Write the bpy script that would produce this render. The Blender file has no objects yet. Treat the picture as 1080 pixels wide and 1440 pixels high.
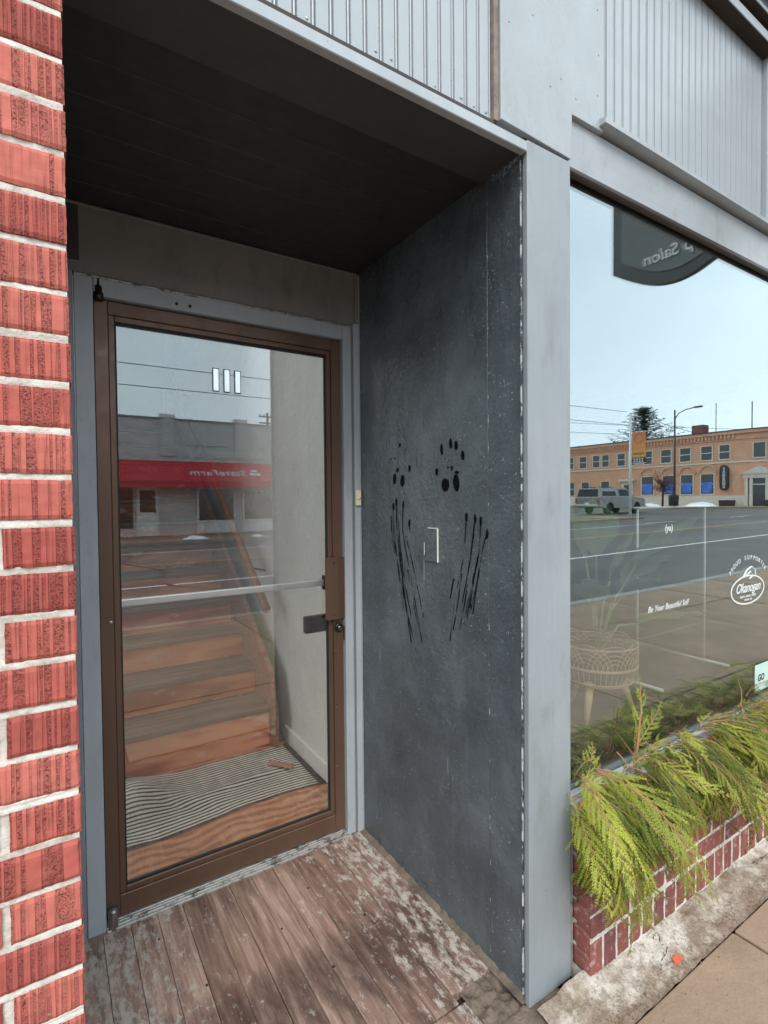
import bpy, bmesh, math, random
from mathutils import Vector, Matrix, noise as mnoise
R_ = math.radians
SC = bpy.context.scene
COL = SC.collection
rnd = random.Random(7)

# ------------------------------------------------------------------ camera
cam_d = bpy.data.cameras.new('camera')
cam = bpy.data.objects.new('camera', cam_d); COL.objects.link(cam)
SC.camera = cam
cam_d.sensor_fit = 'HORIZONTAL'; cam_d.sensor_width = 36.0
cam_d.lens = 36.0 * 733.3 / 1080.0
cam_d.clip_start = 0.02; cam_d.clip_end = 3000
yw, pt, rl = R_(32.65), R_(-1.325), R_(-0.525)
F = Vector((math.sin(yw)*math.cos(pt), math.cos(yw)*math.cos(pt), math.sin(pt)))
Rt = Vector((math.cos(yw), -math.sin(yw), 0)); Up = Rt.cross(F)
R2 = Rt*math.cos(rl) + Up*math.sin(rl); U2 = -Rt*math.sin(rl) + Up*math.cos(rl)
M = Matrix((( R2.x, U2.x, -F.x, 0), (R2.y, U2.y, -F.y, 0), (R2.z, U2.z, -F.z, 1.42), (0,0,0,1)))
cam.matrix_world = M

# ------------------------------------------------------------------ sky, sun, exposure
SUN_EL, SUN_AZ = R_(46), R_(205)     # azimuth clockwise from +Y: high, behind the viewer on the left
W = bpy.data.worlds.new('World'); SC.world = W; W.use_nodes = True
wn = W.node_tree; wn.nodes.clear()
sky = wn.nodes.new('ShaderNodeTexSky'); sky.sky_type = 'NISHITA'; sky.sun_disc = False
sky.sun_elevation = SUN_EL; sky.sun_rotation = SUN_AZ
sky.air_density = 1.0; sky.dust_density = 3.0; sky.ozone_density = 1.0; sky.altitude = 250
tc = wn.nodes.new('ShaderNodeTexCoord')
mp = wn.nodes.new('ShaderNodeMapping'); mp.inputs['Scale'].default_value = (1, 1, 2.2)
nz = wn.nodes.new('ShaderNodeTexNoise'); nz.inputs['Scale'].default_value = 1.6; nz.inputs['Detail'].default_value = 5
rp = wn.nodes.new('ShaderNodeValToRGB'); rp.color_ramp.elements[0].position = .3; rp.color_ramp.elements[1].position = .72
rp.color_ramp.elements[0].color = (.68,.68,.68,1); rp.color_ramp.elements[1].color = (.95,.95,.95,1)
mx = wn.nodes.new('ShaderNodeMix'); mx.data_type = 'RGBA'
mx.inputs[7].default_value = (12.6, 14.2, 15.2, 1)          # thin high overcast
bg = wn.nodes.new('ShaderNodeBackground'); bg.inputs['Strength'].default_value = 0.10
wo = wn.nodes.new('ShaderNodeOutputWorld')
L = wn.links.new
L(tc.outputs['Generated'], mp.inputs['Vector']); L(mp.outputs[0], nz.inputs['Vector']); L(nz.outputs['Fac'], rp.inputs['Fac'])
L(rp.outputs['Color'], mx.inputs[0]); L(sky.outputs[0], mx.inputs[6]); L(mx.outputs[2], bg.inputs['Color']); L(bg.outputs[0], wo.inputs['Surface'])
sun_d = bpy.data.lights.new('sun', 'SUN'); sun_d.energy = 1.5; sun_d.angle = R_(28); sun_d.color = (1, .93, .84)
sun = bpy.data.objects.new('sun', sun_d); COL.objects.link(sun)
sv = Vector((math.sin(SUN_AZ)*math.cos(SUN_EL), math.cos(SUN_AZ)*math.cos(SUN_EL), math.sin(SUN_EL)))
sun.rotation_euler = sv.to_track_quat('Z', 'Y').to_euler(); sun.location = sv*30
vs = SC.view_settings; SC.display_settings.display_device = 'sRGB'
vs.view_transform = 'Standard'; vs.look = 'None'; vs.exposure = 0.70; vs.gamma = 1.0; vs.use_curve_mapping = False
SC.cycles.max_bounces = 10; SC.cycles.transparent_max_bounces = 16; SC.cycles.glossy_bounces = 5; SC.cycles.diffuse_bounces = 5

# ------------------------------------------------------------------ materials
class MT:
    """small node builder"""
    def __init__(s, name, rough=.5, metal=0, spec=.5):
        s.m = bpy.data.materials.new(name); s.m.use_nodes = True; s.nt = s.m.node_tree
        s.b = s.nt.nodes['Principled BSDF']; s.out = s.nt.nodes['Material Output']
        s.b.inputs['Roughness'].default_value = rough; s.b.inputs['Metallic'].default_value = metal
        s.b.inputs['Specular IOR Level'].default_value = spec
        s._tc = s.nt.nodes.new('ShaderNodeTexCoord'); s._oi = None
    def link(s, a, b): s.nt.links.new(a, b)
    def put(s, sock, v):
        if isinstance(v, bpy.types.NodeSocket): s.link(v, sock)
        elif v is not None:
            if isinstance(v, (tuple, list)) and len(v) == 3 and sock.type == 'RGBA': v = (*v, 1)
            sock.default_value = v
    def obj(s): return s._tc.outputs['Object']
    def rand(s):
        if not s._oi: s._oi = s.nt.nodes.new('ShaderNodeObjectInfo')
        return s._oi.outputs['Random']
    def map(s, scale=(1,1,1), rot=(0,0,0), loc=(0,0,0), vec=None):
        n = s.nt.nodes.new('ShaderNodeMapping'); s.link(vec or s.obj(), n.inputs['Vector'])
        n.inputs['Scale'].default_value = scale; n.inputs['Rotation'].default_value = rot; n.inputs['Location'].default_value = loc
        return n.outputs[0]
    def noise(s, scale, detail=4, rough=.55, vec=None, w=None, dist=0):
        n = s.nt.nodes.new('ShaderNodeTexNoise')
        if w is not None:
            n.noise_dimensions = '4D'; s.put(n.inputs['W'], w)
        s.link(vec or s.obj(), n.inputs['Vector'])
        n.inputs['Scale'].default_value = scale; n.inputs['Detail'].default_value = detail
        n.inputs['Roughness'].default_value = rough; n.inputs['Distortion'].default_value = dist
        return n.outputs['Fac']
    def vor(s, scale, vec=None, feature='F1'):
        n = s.nt.nodes.new('ShaderNodeTexVoronoi'); n.feature = feature
        s.link(vec or s.obj(), n.inputs['Vector']); n.inputs['Scale'].default_value = scale
        return n.outputs['Distance']
    def wave(s, scale, vec=None, dist=0, detail=2, axis='X', dscale=1):
        n = s.nt.nodes.new('ShaderNodeTexWave'); n.bands_direction = axis
        s.link(vec or s.obj(), n.inputs['Vector']); n.inputs['Scale'].default_value = scale
        n.inputs['Distortion'].default_value = dist; n.inputs['Detail'].default_value = detail; n.inputs['Detail Scale'].default_value = dscale
        return n.outputs['Fac']
    def ramp(s, fac, stops):
        n = s.nt.nodes.new('ShaderNodeValToRGB'); s.link(fac, n.inputs['Fac'])
        els = n.color_ramp.elements
        while len(els) < len(stops): els.new(.5)
        for e, (p, c) in zip(els, stops):
            e.position = p
            e.color = (c, c, c, 1) if not isinstance(c, (tuple, list)) else (*c[:3], 1)
        return n.outputs['Color']
    def mix(s, fac, a, b, mode='MIX'):
        n = s.nt.nodes.new('ShaderNodeMix'); n.data_type = 'RGBA'; n.blend_type = mode
        s.put(n.inputs[0], fac); s.put(n.inputs[6], a); s.put(n.inputs[7], b)
        return n.outputs[2]
    def math(s, op, a, b=0.0, clamp=False):
        n = s.nt.nodes.new('ShaderNodeMath'); n.operation = op; n.use_clamp = clamp
        s.put(n.inputs[0], a); s.put(n.inputs[1], b); return n.outputs[0]
    def bump(s, h, strength=.5, dist=.01, prev=None):
        n = s.nt.nodes.new('ShaderNodeBump'); s.link(h, n.inputs['Height'])
        n.inputs['Strength'].default_value = strength; n.inputs['Distance'].default_value = dist
        if prev: s.link(prev, n.inputs['Normal'])
        return n.outputs[0]
    def done(s, color=None, rough=None, normal=None):
        if color is not None: s.put(s.b.inputs['Base Color'], color)
        if rough is not None: s.put(s.b.inputs['Roughness'], rough)
        if normal is not None: s.put(s.b.inputs['Normal'], normal)
        return s.m

def plain(name, c, rough=.5, metal=0, var=.12, scale=6, bump=.0, bscale=60, bdist=.002, spec=.5):
    t = MT(name, rough, metal, spec)
    n = t.noise(scale, 5)
    lo = tuple(x*(1-var) for x in c); hi = tuple(min(1, x*(1+var)) for x in c)
    col = t.ramp(n, [(.3, lo), (.7, hi)])
    nm = t.bump(t.noise(bscale, 4), bump, bdist) if bump else None
    rg = t.ramp(t.noise(scale*2.3, 4), [(.3, rough*.85), (.7, min(1, rough*1.15))])
    return t.done(col, rg, nm)

def paint(name, c, dirt=(.10,.085,.07), rough=.42, chips=.0, chipcol=(.55,.55,.54), brush=.25, axis=(1,1,.06), dirtamt=.35, peel=0.0):
    """brushed paint over wood / metal, with faint streaks, grime and specks"""
    t = MT(name, rough)
    st = t.noise(60, 4, .6, t.map(axis))
    big = t.noise(2.6, 5, .6)
    col = t.mix(t.ramp(big, [(.3, 0), (.75, 1)]), tuple(x*.88 for x in c), tuple(min(1,x*1.1) for x in c))
    col = t.mix(t.ramp(st, [(.35, .0), (.7, .22)]), col, tuple(x*.72 for x in c))
    gr = t.noise(9, 6, .7, t.map((1,1,.35)))
    col = t.mix(t.math('MULTIPLY', t.ramp(gr, [(.52, 0), (.8, 1)]), dirtamt), col, dirt)
    sp = t.ramp(t.noise(170, 2, .5), [(.71, 0), (.75, 1)])
    col = t.mix(t.math('MULTIPLY', sp, .55), col, dirt)
    if chips:
        ch = t.ramp(t.noise(38, 6, .72), [(.72-chips, 0), (.735-chips, 1)])
        col = t.mix(ch, col, chipcol)
    nm = t.bump(st, brush, .0012)
    nm = t.bump(t.noise(28, 3), .12, .004, nm)
    if peel: nm = t.bump(t.noise(220, 3, .6), peel, .0014, nm)
    rg = t.ramp(t.noise(14, 5), [(.3, rough*.75), (.7, min(1, rough*1.3))])
    return t.done(col, rg, nm)

MAT = {}
GREY = (.265, .30, .325)
MAT['paint'] = paint('grey_paint', GREY, rough=.40, dirtamt=.5, chips=.012, chipcol=(.16,.165,.17), peel=.15)
MAT['paint_panel'] = paint('grey_panel_paint', (.355, .395, .425), rough=.36, dirtamt=.22)
MAT['paint_sheet'] = paint('grey_sheet_paint', (.335, .372, .40), rough=.38, axis=(1,1,1), brush=.12, peel=.22, dirtamt=.3)
MAT['paint_header'] = paint('grey_header_paint', (.33, .365, .39), axis=(.06,1,1), chips=.04, chipcol=(.2,.19,.18), dirtamt=.45)
MAT['paint_jamb'] = paint('grey_jamb_paint', (.40, .44, .48), rough=.36, chips=.015, chipcol=(.45,.46,.47))
MAT['paint_jamb_dark'] = paint('dark_jamb_paint', (.24, .26, .29), rough=.36, chips=.02, chipcol=(.02,.02,.02), peel=.2)
MAT['paint_board'] = paint('grimy_board_paint', (.225, .222, .205), dirt=(.05,.045,.04), rough=.5, axis=(.06,1,1), dirtamt=.6)
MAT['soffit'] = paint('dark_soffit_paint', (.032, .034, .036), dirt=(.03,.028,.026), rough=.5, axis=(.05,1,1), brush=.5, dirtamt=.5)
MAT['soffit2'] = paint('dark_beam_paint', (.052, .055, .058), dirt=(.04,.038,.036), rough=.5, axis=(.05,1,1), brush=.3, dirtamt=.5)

def wall_mat():
    t = MT('dark_wall_paint', .33)
    big = t.noise(3.2, 6, .62)
    col = t.ramp(big, [(.28, (.045,.056,.067)), (.5, (.077,.094,.109)), (.75, (.132,.157,.178))])
    stain = t.noise(7, 6, .7, t.map((1,1,.22)))
    col = t.mix(t.ramp(stain, [(.55, 0), (.8, .55)]), col, (.04,.043,.046))
    fade = t.noise(9, 6, .68, t.map((1,1,.12), loc=(3,1,7)))
    col = t.mix(t.ramp(fade, [(.56, 0), (.78, .45)]), col, (.17,.19,.20))
    spk = t.math('MULTIPLY', t.ramp(t.noise(130, 3, .6), [(.655, 0), (.70, 1)]), t.ramp(t.noise(6, 3), [(.38, .1), (.62, 1)]))
    col = t.mix(t.math('MULTIPLY', spk, .9), col, (.42,.45,.46))
    scr = t.ramp(t.noise(26, 4, .6, t.map((1,1,.10), rot=(.12,0,0))), [(.70,0),(.74,1)])
    col = t.mix(t.math('MULTIPLY', scr, .5), col, (.36,.39,.40))
    nm = t.bump(t.noise(62, 6, .66), .40, .008)
    nm = t.bump(t.noise(9, 4, .6, t.map((1,1,.6))), .5, .02, nm)
    rg = t.ramp(t.noise(11, 5, .6), [(.3, .14), (.72, .34)])
    return t.done(col, rg, nm)
MAT['wall'] = wall_mat()
MAT['chip'] = (lambda t: t.done(t.mix(t.ramp(t.noise(45, 5, .7, t.map((1,1,.5))), [(.47,0),(.53,1)]), (.075,.082,.09), (.72,.74,.74)), .5, t.bump(t.noise(90,3), .5, .002)))(MT('chipped_edge_paint', .5))
MAT['chip_fine'] = (lambda t: t.done(t.mix(t.ramp(t.noise(45, 5, .7, t.map((1,1,.5))), [(.56,0),(.62,1)]), (.075,.082,.09), (.72,.74,.74)), .5, t.bump(t.noise(90,3), .5, .002)))(MT('chipped_seam_paint', .5))

def brick_mat(name, cols, wear=.25, grooves=True, gs=1.0):
    t = MT(name, .85, spec=.25)
    v = t.obj(); r = t.rand()
    col = t.ramp(r, cols)
    nrm = None
    n1 = t.noise(22, 5, .6, w=t.math('MULTIPLY', r, 40))
    col = t.mix(t.math('MULTIPLY', t.ramp(n1, [(.35, 0), (.72, 1)]), .5), col, (.26,.085,.065))
    if grooves:
        band = t.noise(125*gs, 2, .5, t.map((1,.02,.018)), w=t.math('MULTIPLY', r, 17))
        msk = t.ramp(band, [(.47, 0), (.55, 1)])
        torn = t.noise(330*gs, 4, .75, t.map((.8,.3,1.0)), w=t.math('MULTIPLY', r, 9))
        hole = t.math('MULTIPLY', msk, t.ramp(torn, [(.40, 1), (.53, 0)]))
        smooth = t.noise(5, 2, .5, w=t.math('MULTIPLY', r, 31))
        hole = t.math('MULTIPLY', hole, t.ramp(smooth, [(.32, 0), (.42, 1)]))
        col = t.mix(t.math('MULTIPLY', hole, .92), col, (.085,.018,.016))  # groove shade painted into the colour, as the bump alone shades weakly
        lite = t.math('MULTIPLY', msk, t.ramp(torn, [(.62, 0), (.72, 1)]))
        col = t.mix(t.math('MULTIPLY', lite, .45), col, (.55,.40,.36))  # ridges lightened in colour where they would catch light
        nrm = t.bump(t.math('SUBTRACT', 1.0, t.math('MULTIPLY', msk, torn)), .9, .005)
        nrm = t.bump(hole, -.5, .002, nrm)
    else:
        nrm = t.bump(t.noise(120, 4, .7), .5, .003)
    lime = t.ramp(t.noise(38, 5, .7, w=t.math('MULTIPLY', r, 23)), [(.70-wear*.2, 0), (.76, 1)])
    col = t.mix(t.math('MULTIPLY', lime, wear), col, (.62,.60,.56))
    return t.done(col, .85, nrm)
MAT['brick'] = brick_mat('rug_brick', [(0, (.36,.085,.070)), (.3, (.44,.110,.088)), (.65, (.54,.165,.13)), (.85, (.43,.10,.08)), (1, (.32,.072,.060))], .35)
MAT['brick_low'] = brick_mat('bulkhead_brick', [(0, (.17,.06,.055)), (.5, (.27,.095,.08)), (1, (.14,.055,.06))], .8, False)
def mortar_mat():
    t = MT('mortar', .95, spec=.15)
    n = t.noise(30, 6, .7)
    col = t.ramp(n, [(.3, (.40,.37,.32)), (.5, (.60,.57,.52)), (.7, (.72,.70,.65))])
    return t.done(col, .95, t.bump(t.noise(160, 4, .7), .7, .004))
MAT['mortar'] = mortar_mat()

def porch_mat():
    t = MT('worn_porch_wood', .7, spec=.3)
    r = t.rand()
    v = t.map((1,.07,1))
    g = t.noise(55, 6, .65, v, w=t.math('MULTIPLY', r, 20), dist=.4)
    wood = t.ramp(g, [(.25, (.105,.066,.052)), (.5, (.29,.205,.17)), (.72, (.48,.375,.325))])
    tone = t.ramp(r, [(0, (.70,.60,.56)), (.5, (1,.92,.87)), (1, (1.22,1.12,1.06))])
    wood = t.mix(1.0, wood, tone, 'MULTIPLY')
    dark = t.ramp(t.noise(5, 5, .65, t.map((1,.45,1))), [(.46, 0), (.64, .8)])
    wood = t.mix(dark, wood, (.05,.03,.024))
    # old paint left in flakes: pale grey and a reddish undercoat
    wpos = t.nt.nodes.new('ShaderNodeNewGeometry').outputs['Position']
    sx = t.nt.nodes.new('ShaderNodeSeparateXYZ'); t.link(wpos, sx.inputs[0])
    side = t.math('ABSOLUTE', t.math('SUBTRACT', sx.outputs['X'], .60))
    keep = t.ramp(side, [(.12, .0), (.46, .13)])      # less walked on near the two sides
    fl = t.noise(34, 8, .78, t.map((1,.5,1)), w=t.math('MULTIPLY', r, 3))
    fl2 = t.math('ADD', fl, keep)
    flm = t.ramp(fl2, [(.585, 0), (.67, 1)])
    col = t.mix(t.math('MULTIPLY', flm, .8), wood, (.52,.475,.43))
    red = t.ramp(t.noise(15, 6, .7, t.map((1,.5,1), loc=(4,2,0))), [(.62, 0), (.69, .4)])
    col = t.mix(red, col, (.26,.075,.05))
    sp = t.ramp(t.noise(140, 2), [(.70,0),(.73,1)])
    col = t.mix(t.math('MULTIPLY', sp, .6), col, (.55,.52,.48))
    nm = t.bump(g, .6, .003); nm = t.bump(flm, .5, .001, nm)
    return t.done(col, t.ramp(g, [(.3,.8),(.7,.55)]), nm)
MAT['porch'] = porch_mat()

def concrete(name, c, var=.2, wet=0, rough=.9, bump=.5, scale=2.0, grit=120):
    t = MT(name, rough, spec=.25)
    n = t.noise(scale, 6, .65)
    col = t.ramp(n, [(.28, tuple(x*(1-var) for x in c)), (.55, c), (.78, tuple(min(1,x*(1+var)) for x in c))])
    g = t.noise(grit, 4, .75)
    col = t.mix(t.ramp(g, [(.3, .35), (.6, 0)]), col, tuple(x*.5 for x in c))
    col = t.mix(t.ramp(t.noise(scale*9, 5, .7), [(.58, 0), (.8, .4)]), col, tuple(x*.55 for x in c))
    nm = t.bump(g, bump, .004); nm = t.bump(t.noise(scale*8, 5), .3, .02, nm)
    return t.done(col, rough, nm)
MAT['walk'] = concrete('sidewalk_concrete', (.31,.225,.16), .28)
def ledge_mat():
    t = MT('rough_ledge_concrete', .95, spec=.2)
    n = t.noise(6, 7, .7); g = t.noise(75, 5, .78)
    col = t.ramp(n, [(.36, (.26,.19,.14)), (.47, (.46,.39,.32)), (.56, (.68,.63,.56)), (.72, (.80,.77,.72))])
    col = t.mix(t.ramp(g, [(.34, .65), (.50, 0)]), col, (.20,.155,.12))
    col = t.mix(t.ramp(t.noise(28, 6, .75, t.map((1,1,1), loc=(5,3,1))), [(.55, 0), (.66, .7)]), col, (.19,.15,.115))
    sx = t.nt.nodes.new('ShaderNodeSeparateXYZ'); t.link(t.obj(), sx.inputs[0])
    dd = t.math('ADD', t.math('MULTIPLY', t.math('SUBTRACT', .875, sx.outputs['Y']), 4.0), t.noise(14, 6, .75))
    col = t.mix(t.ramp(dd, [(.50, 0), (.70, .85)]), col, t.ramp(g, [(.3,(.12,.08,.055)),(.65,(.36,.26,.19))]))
    nm = t.bump(g, 1.0, .008); nm = t.bump(t.noise(22, 6, .7), .7, .02, nm)
    return t.done(col, .95, nm)
MAT['ledge'] = ledge_mat()
MAT['ledge_dirty'] = concrete('dirty_ledge_concrete', (.19,.15,.118), .6, bump=.9, scale=9, grit=70)
MAT['kerb'] = concrete('kerb_concrete', (.33,.31,.28))
def asphalt():
    t = MT('asphalt', .8, spec=.3)
    n = t.noise(.35, 6, .6, t.map((.35,1,1)))
    col = t.ramp(n, [(.3, (.10,.09,.082)), (.55, (.15,.136,.124)), (.75, (.20,.182,.168))])
    g = t.noise(60, 3, .7); col = t.mix(t.ramp(g, [(.35,.4),(.6,0)]), col, (.03,.03,.03))
    return t.done(col, .8, t.bump(g, .4, .006))
MAT['asphalt'] = asphalt()
MAT['tar'] = plain('tar_seam', (.012,.012,.012), .5)
MAT['line_white'] = plain('white_road_paint', (.62,.61,.58), .7, var=.25, scale=9)
MAT['line_yellow'] = plain('yellow_road_paint', (.55,.33,.06), .7, var=.25, scale=9)
MAT['snow'] = plain('snow', (.82,.84,.87), .8, var=.06, bump=.4, bscale=15, bdist=.03)
MAT['bronze'] = (lambda t: t.done(t.ramp(t.noise(5, 5, .6, t.map((1,1,.2))), [(.3,(.11,.064,.043)),(.7,(.17,.103,.072))]), t.ramp(t.noise(30,4), [(.3,.3),(.7,.48)]), t.bump(t.noise(300,2), .06, .001)))(MT('bronze_anodised_metal', .38, .35))
MAT['bronze_dark'] = plain('dark_bronze_metal', (.03,.02,.016), .4, .3)
MAT['alu'] = plain('white_aluminium', (.62,.63,.64), .35, .55, var=.06)
MAT['alu_worn'] = (lambda t: t.done(t.mix(t.ramp(t.noise(48, 7, .8, t.map((.6,1,1))), [(.50,0),(.60,1)]), (.46,.455,.44), (.09,.08,.07)), .4))(MT('worn_threshold_metal', .4, .5))
MAT['black'] = plain('black_rubber', (.012,.012,.012), .6)
MAT['steel'] = plain('dull_steel', (.32,.31,.30), .35, .9)
MAT['darkmetal'] = plain('dark_metal', (.035,.032,.03), .35, .6)
MAT['underside_shade'] = plain('painted_underside_shade', (.028,.02,.017), .8, var=.3)  # near-black colour standing in for shade under the mouldings
MAT['endwood'] = plain('bare_edge_wood', (.20,.155,.13), .7, var=.3, scale=30)
MAT['cream'] = plain('cream_plastic', (.72,.66,.48), .4, var=.05)
MAT['white'] = plain('white_vinyl', (.66,.67,.67), .5, var=.03)
MAT['white_paint'] = plain('white_paint', (.72,.72,.70), .5, var=.08)
MAT['mirror_vinyl'] = plain('silver_reflective_vinyl', (.58,.62,.64), .25, 1.0, var=.02)
MAT['ink'] = plain('black_vinyl', (.015,.015,.016), .5, var=.05)
MAT['orange'] = plain('orange_scrap', (.55,.13,.06), .6)

def mark_mat():
    t = MT('black_hand_paint', .7, spec=.1)
    t.b.inputs['Base Color'].default_value = (.003,.003,.0035,1)
    t.put(t.b.inputs['Alpha'], t.ramp(t.noise(95, 5, .75), [(.30, .15), (.45, 1)]))
    return t.m
MAT['mark'] = mark_mat()
def smear_mat():
    t = MT('smeared_black_paint', .7, spec=.1)
    t.b.inputs['Base Color'].default_value = (.008,.008,.009,1)
    n = t.noise(60, 5, .7, t.map((1,1,.12)))
    a = t.ramp(n, [(.42, 0), (.60, .92)])
    t.put(t.b.inputs['Alpha'], a); return t.m
MAT['smear'] = smear_mat()

def glass_mat(name, base, edge, dirt=.0, tint=(.93,.96,.95), gtint=(.86,.96,1.0)):
    t = MT(name); nt = t.nt
    tr = nt.nodes.new('ShaderNodeBsdfTransparent'); tr.inputs[0].default_value = (*tint, 1)
    gl = nt.nodes.new('ShaderNodeBsdfGlossy'); gl.inputs['Roughness'].default_value = 0.0; gl.inputs[0].default_value = (*gtint, 1)
    lw = nt.nodes.new('ShaderNodeLayerWeight'); lw.inputs['Blend'].default_value = .5
    fz = t.math('POWER', lw.outputs['Facing'], 4.0)
    k = t.math('ADD', base, t.math('MULTIPLY', fz, edge), True)
    m1 = nt.nodes.new('ShaderNodeMixShader'); t.link(k, m1.inputs[0]); t.link(tr.outputs[0], m1.inputs[1]); t.link(gl.outputs[0], m1.inputs[2])
    last = m1.outputs[0]
    if dirt:
        df = nt.nodes.new('ShaderNodeBsdfDiffuse'); df.inputs[0].default_value = (.62,.64,.64,1)
        st = t.ramp(t.noise(60, 5, .65, t.map((1,1,.05))), [(.50, 0), (.74, 1)])
        bl = t.ramp(t.noise(5, 4, .6, t.map((1,1,.6))), [(.40, 0), (.70, 1)])
        m2 = nt.nodes.new('ShaderNodeMixShader')
        t.link(t.math('MULTIPLY', t.math('ADD', t.math('MULTIPLY', st, bl), .12), dirt), m2.inputs[0]); t.link(last, m2.inputs[1]); t.link(df.outputs[0], m2.inputs[2]); last = m2.outputs[0]
    t.link(last, t.out.inputs['Surface'])
    return t.m
MAT['glass_door'] = glass_mat('door_glass', .115, .7, .03, (.98,.97,.95))
MAT['glass_shop'] = glass_mat('shop_glass', .245, .7, .02)
MAT['glass_far'] = plain('far_window_glass', (.02,.024,.028), .12, 0, spec=.8)

def wood_mat(name, cols, axis=(.05,1,1), scale=40, rough=.55, wear=None, rings=0):
    t = MT(name, rough, spec=.35); r = t.rand()
    g = t.noise(scale, 6, .62, t.map(axis), w=t.math('MULTIPLY', r, 20), dist=.6)
    if rings:
        w = t.wave(rings, t.map((axis[0]*5, axis[1], axis[2])), 9, 3, 'Y', 1.1)
        g = t.math('ADD', t.math('MULTIPLY', g, .45), t.math('MULTIPLY', w, .55))
    col = t.ramp(g, [(.25, cols[0]), (.5, cols[1]), (.75, cols[2])])
    tone = t.ramp(r, [(0, .8), (1, 1.12)]); col = t.mix(1.0, col, tone, 'MULTIPLY')
    if wear:
        m = t.ramp(t.noise(9, 7, .72, t.map((.5,1,1.2))), [(wear[1], 0), (wear[1]+.08, 1)])
        col = t.mix(t.math('MULTIPLY', m, .75), col, wear[0])
    return t.done(col, rough, t.bump(g, .3, .002))
MAT['tread'] = wood_mat('worn_tread_wood', [(.10,.058,.042),(.20,.12,.09),(.32,.21,.165)])
MAT['riser'] = wood_mat('riser_wood', [(.36,.10,.04),(.58,.19,.085),(.70,.30,.16)], wear=((.66,.50,.42),.56), rings=4)
MAT['stringer'] = wood_mat('stringer_wood', [(.16,.07,.045),(.28,.13,.08),(.38,.19,.12)])
MAT['plywood'] = wood_mat('plywood_floor', [(.26,.10,.048),(.36,.15,.075),(.44,.20,.105)], axis=(.16,1,1), scale=26, rings=6)
MAT['rail'] = wood_mat('handrail_wood', [(.18,.065,.03),(.28,.11,.055),(.36,.15,.08)], rough=.4)
MAT['legwood'] = wood_mat('pale_leg_wood', [(.55,.33,.17),(.68,.44,.25),(.75,.52,.32)], axis=(1,1,.05))
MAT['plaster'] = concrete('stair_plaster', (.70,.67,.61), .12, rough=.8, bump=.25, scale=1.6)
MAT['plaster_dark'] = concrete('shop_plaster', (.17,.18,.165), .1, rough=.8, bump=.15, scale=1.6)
MAT['shopfloor'] = wood_mat('shop_floor_wood', [(.03,.022,.016),(.045,.034,.026),(.06,.046,.036)])

def rug_mat():
    t = MT('striped_rug', .95, spec=.1)
    uv = t._tc.outputs['UV']
    sx = t.nt.nodes.new('ShaderNodeSeparateXYZ'); t.link(uv, sx.inputs[0])
    wob = t.math('MULTIPLY', t.math('SUBTRACT', t.noise(14, 3), .5), .012)
    f = t.math('FRACT', t.math('MULTIPLY', t.math('ADD', sx.outputs['Y'], wob), 22))
    col = t.mix(t.ramp(f, [(.38, 0), (.46, 1)]), (.05,.047,.044), (.84,.80,.71))
    wv = t.nt.nodes.new('ShaderNodeTexWave'); wv.bands_direction = 'X'; t.link(uv, wv.inputs['Vector']); wv.inputs['Scale'].default_value = 45
    col = t.mix(t.math('MULTIPLY', wv.outputs['Fac'], .15), col, (.18,.17,.155))
    return t.done(col, .95, t.bump(wv.outputs['Fac'], .5, .003))
MAT['rug'] = rug_mat()
MAT['rug_fringe'] = plain('dark_rug_yarn', (.05,.048,.045), .95, var=.5, scale=40)

def leaf_mat(name, c1, c2, trans=.35):
    t = MT(name, .5, spec=.3); nt = t.nt
    col = t.ramp(t.math('ADD', t.math('MULTIPLY', t.rand(), .6), t.math('MULTIPLY', t.noise(16, 4), .5)), [(.32, c1), (.85, c2)])
    t.put(t.b.inputs['Base Color'], col)
    tl = nt.nodes.new('ShaderNodeBsdfTranslucent'); t.link(col, tl.inputs[0])
    m = nt.nodes.new('ShaderNodeMixShader'); m.inputs[0].default_value = trans
    t.link(t.b.outputs[0], m.inputs[1]); t.link(tl.outputs[0], m.inputs[2]); t.link(m.outputs[0], t.out.inputs['Surface'])
    return t.m
MAT['cedar'] = leaf_mat('cedar_foliage', (.05,.085,.012), (.44,.47,.07))
MAT['cedar_stem'] = plain('cedar_twig', (.36,.17,.10), .7)
MAT['leaf'] = leaf_mat('houseplant_leaf', (.16,.26,.13), (.30,.42,.24), .3)
MAT['fir'] = leaf_mat('fir_foliage', (.02,.028,.018), (.045,.06,.035), .1)
MAT['bark'] = plain('dark_bark', (.05,.035,.028), .9, var=.3)
MAT['redleaf'] = leaf_mat('dry_red_leaf', (.14,.05,.04), (.26,.11,.09), .2)
MAT['rattan'] = plain('rattan_cane', (.55,.36,.22), .6)

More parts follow.
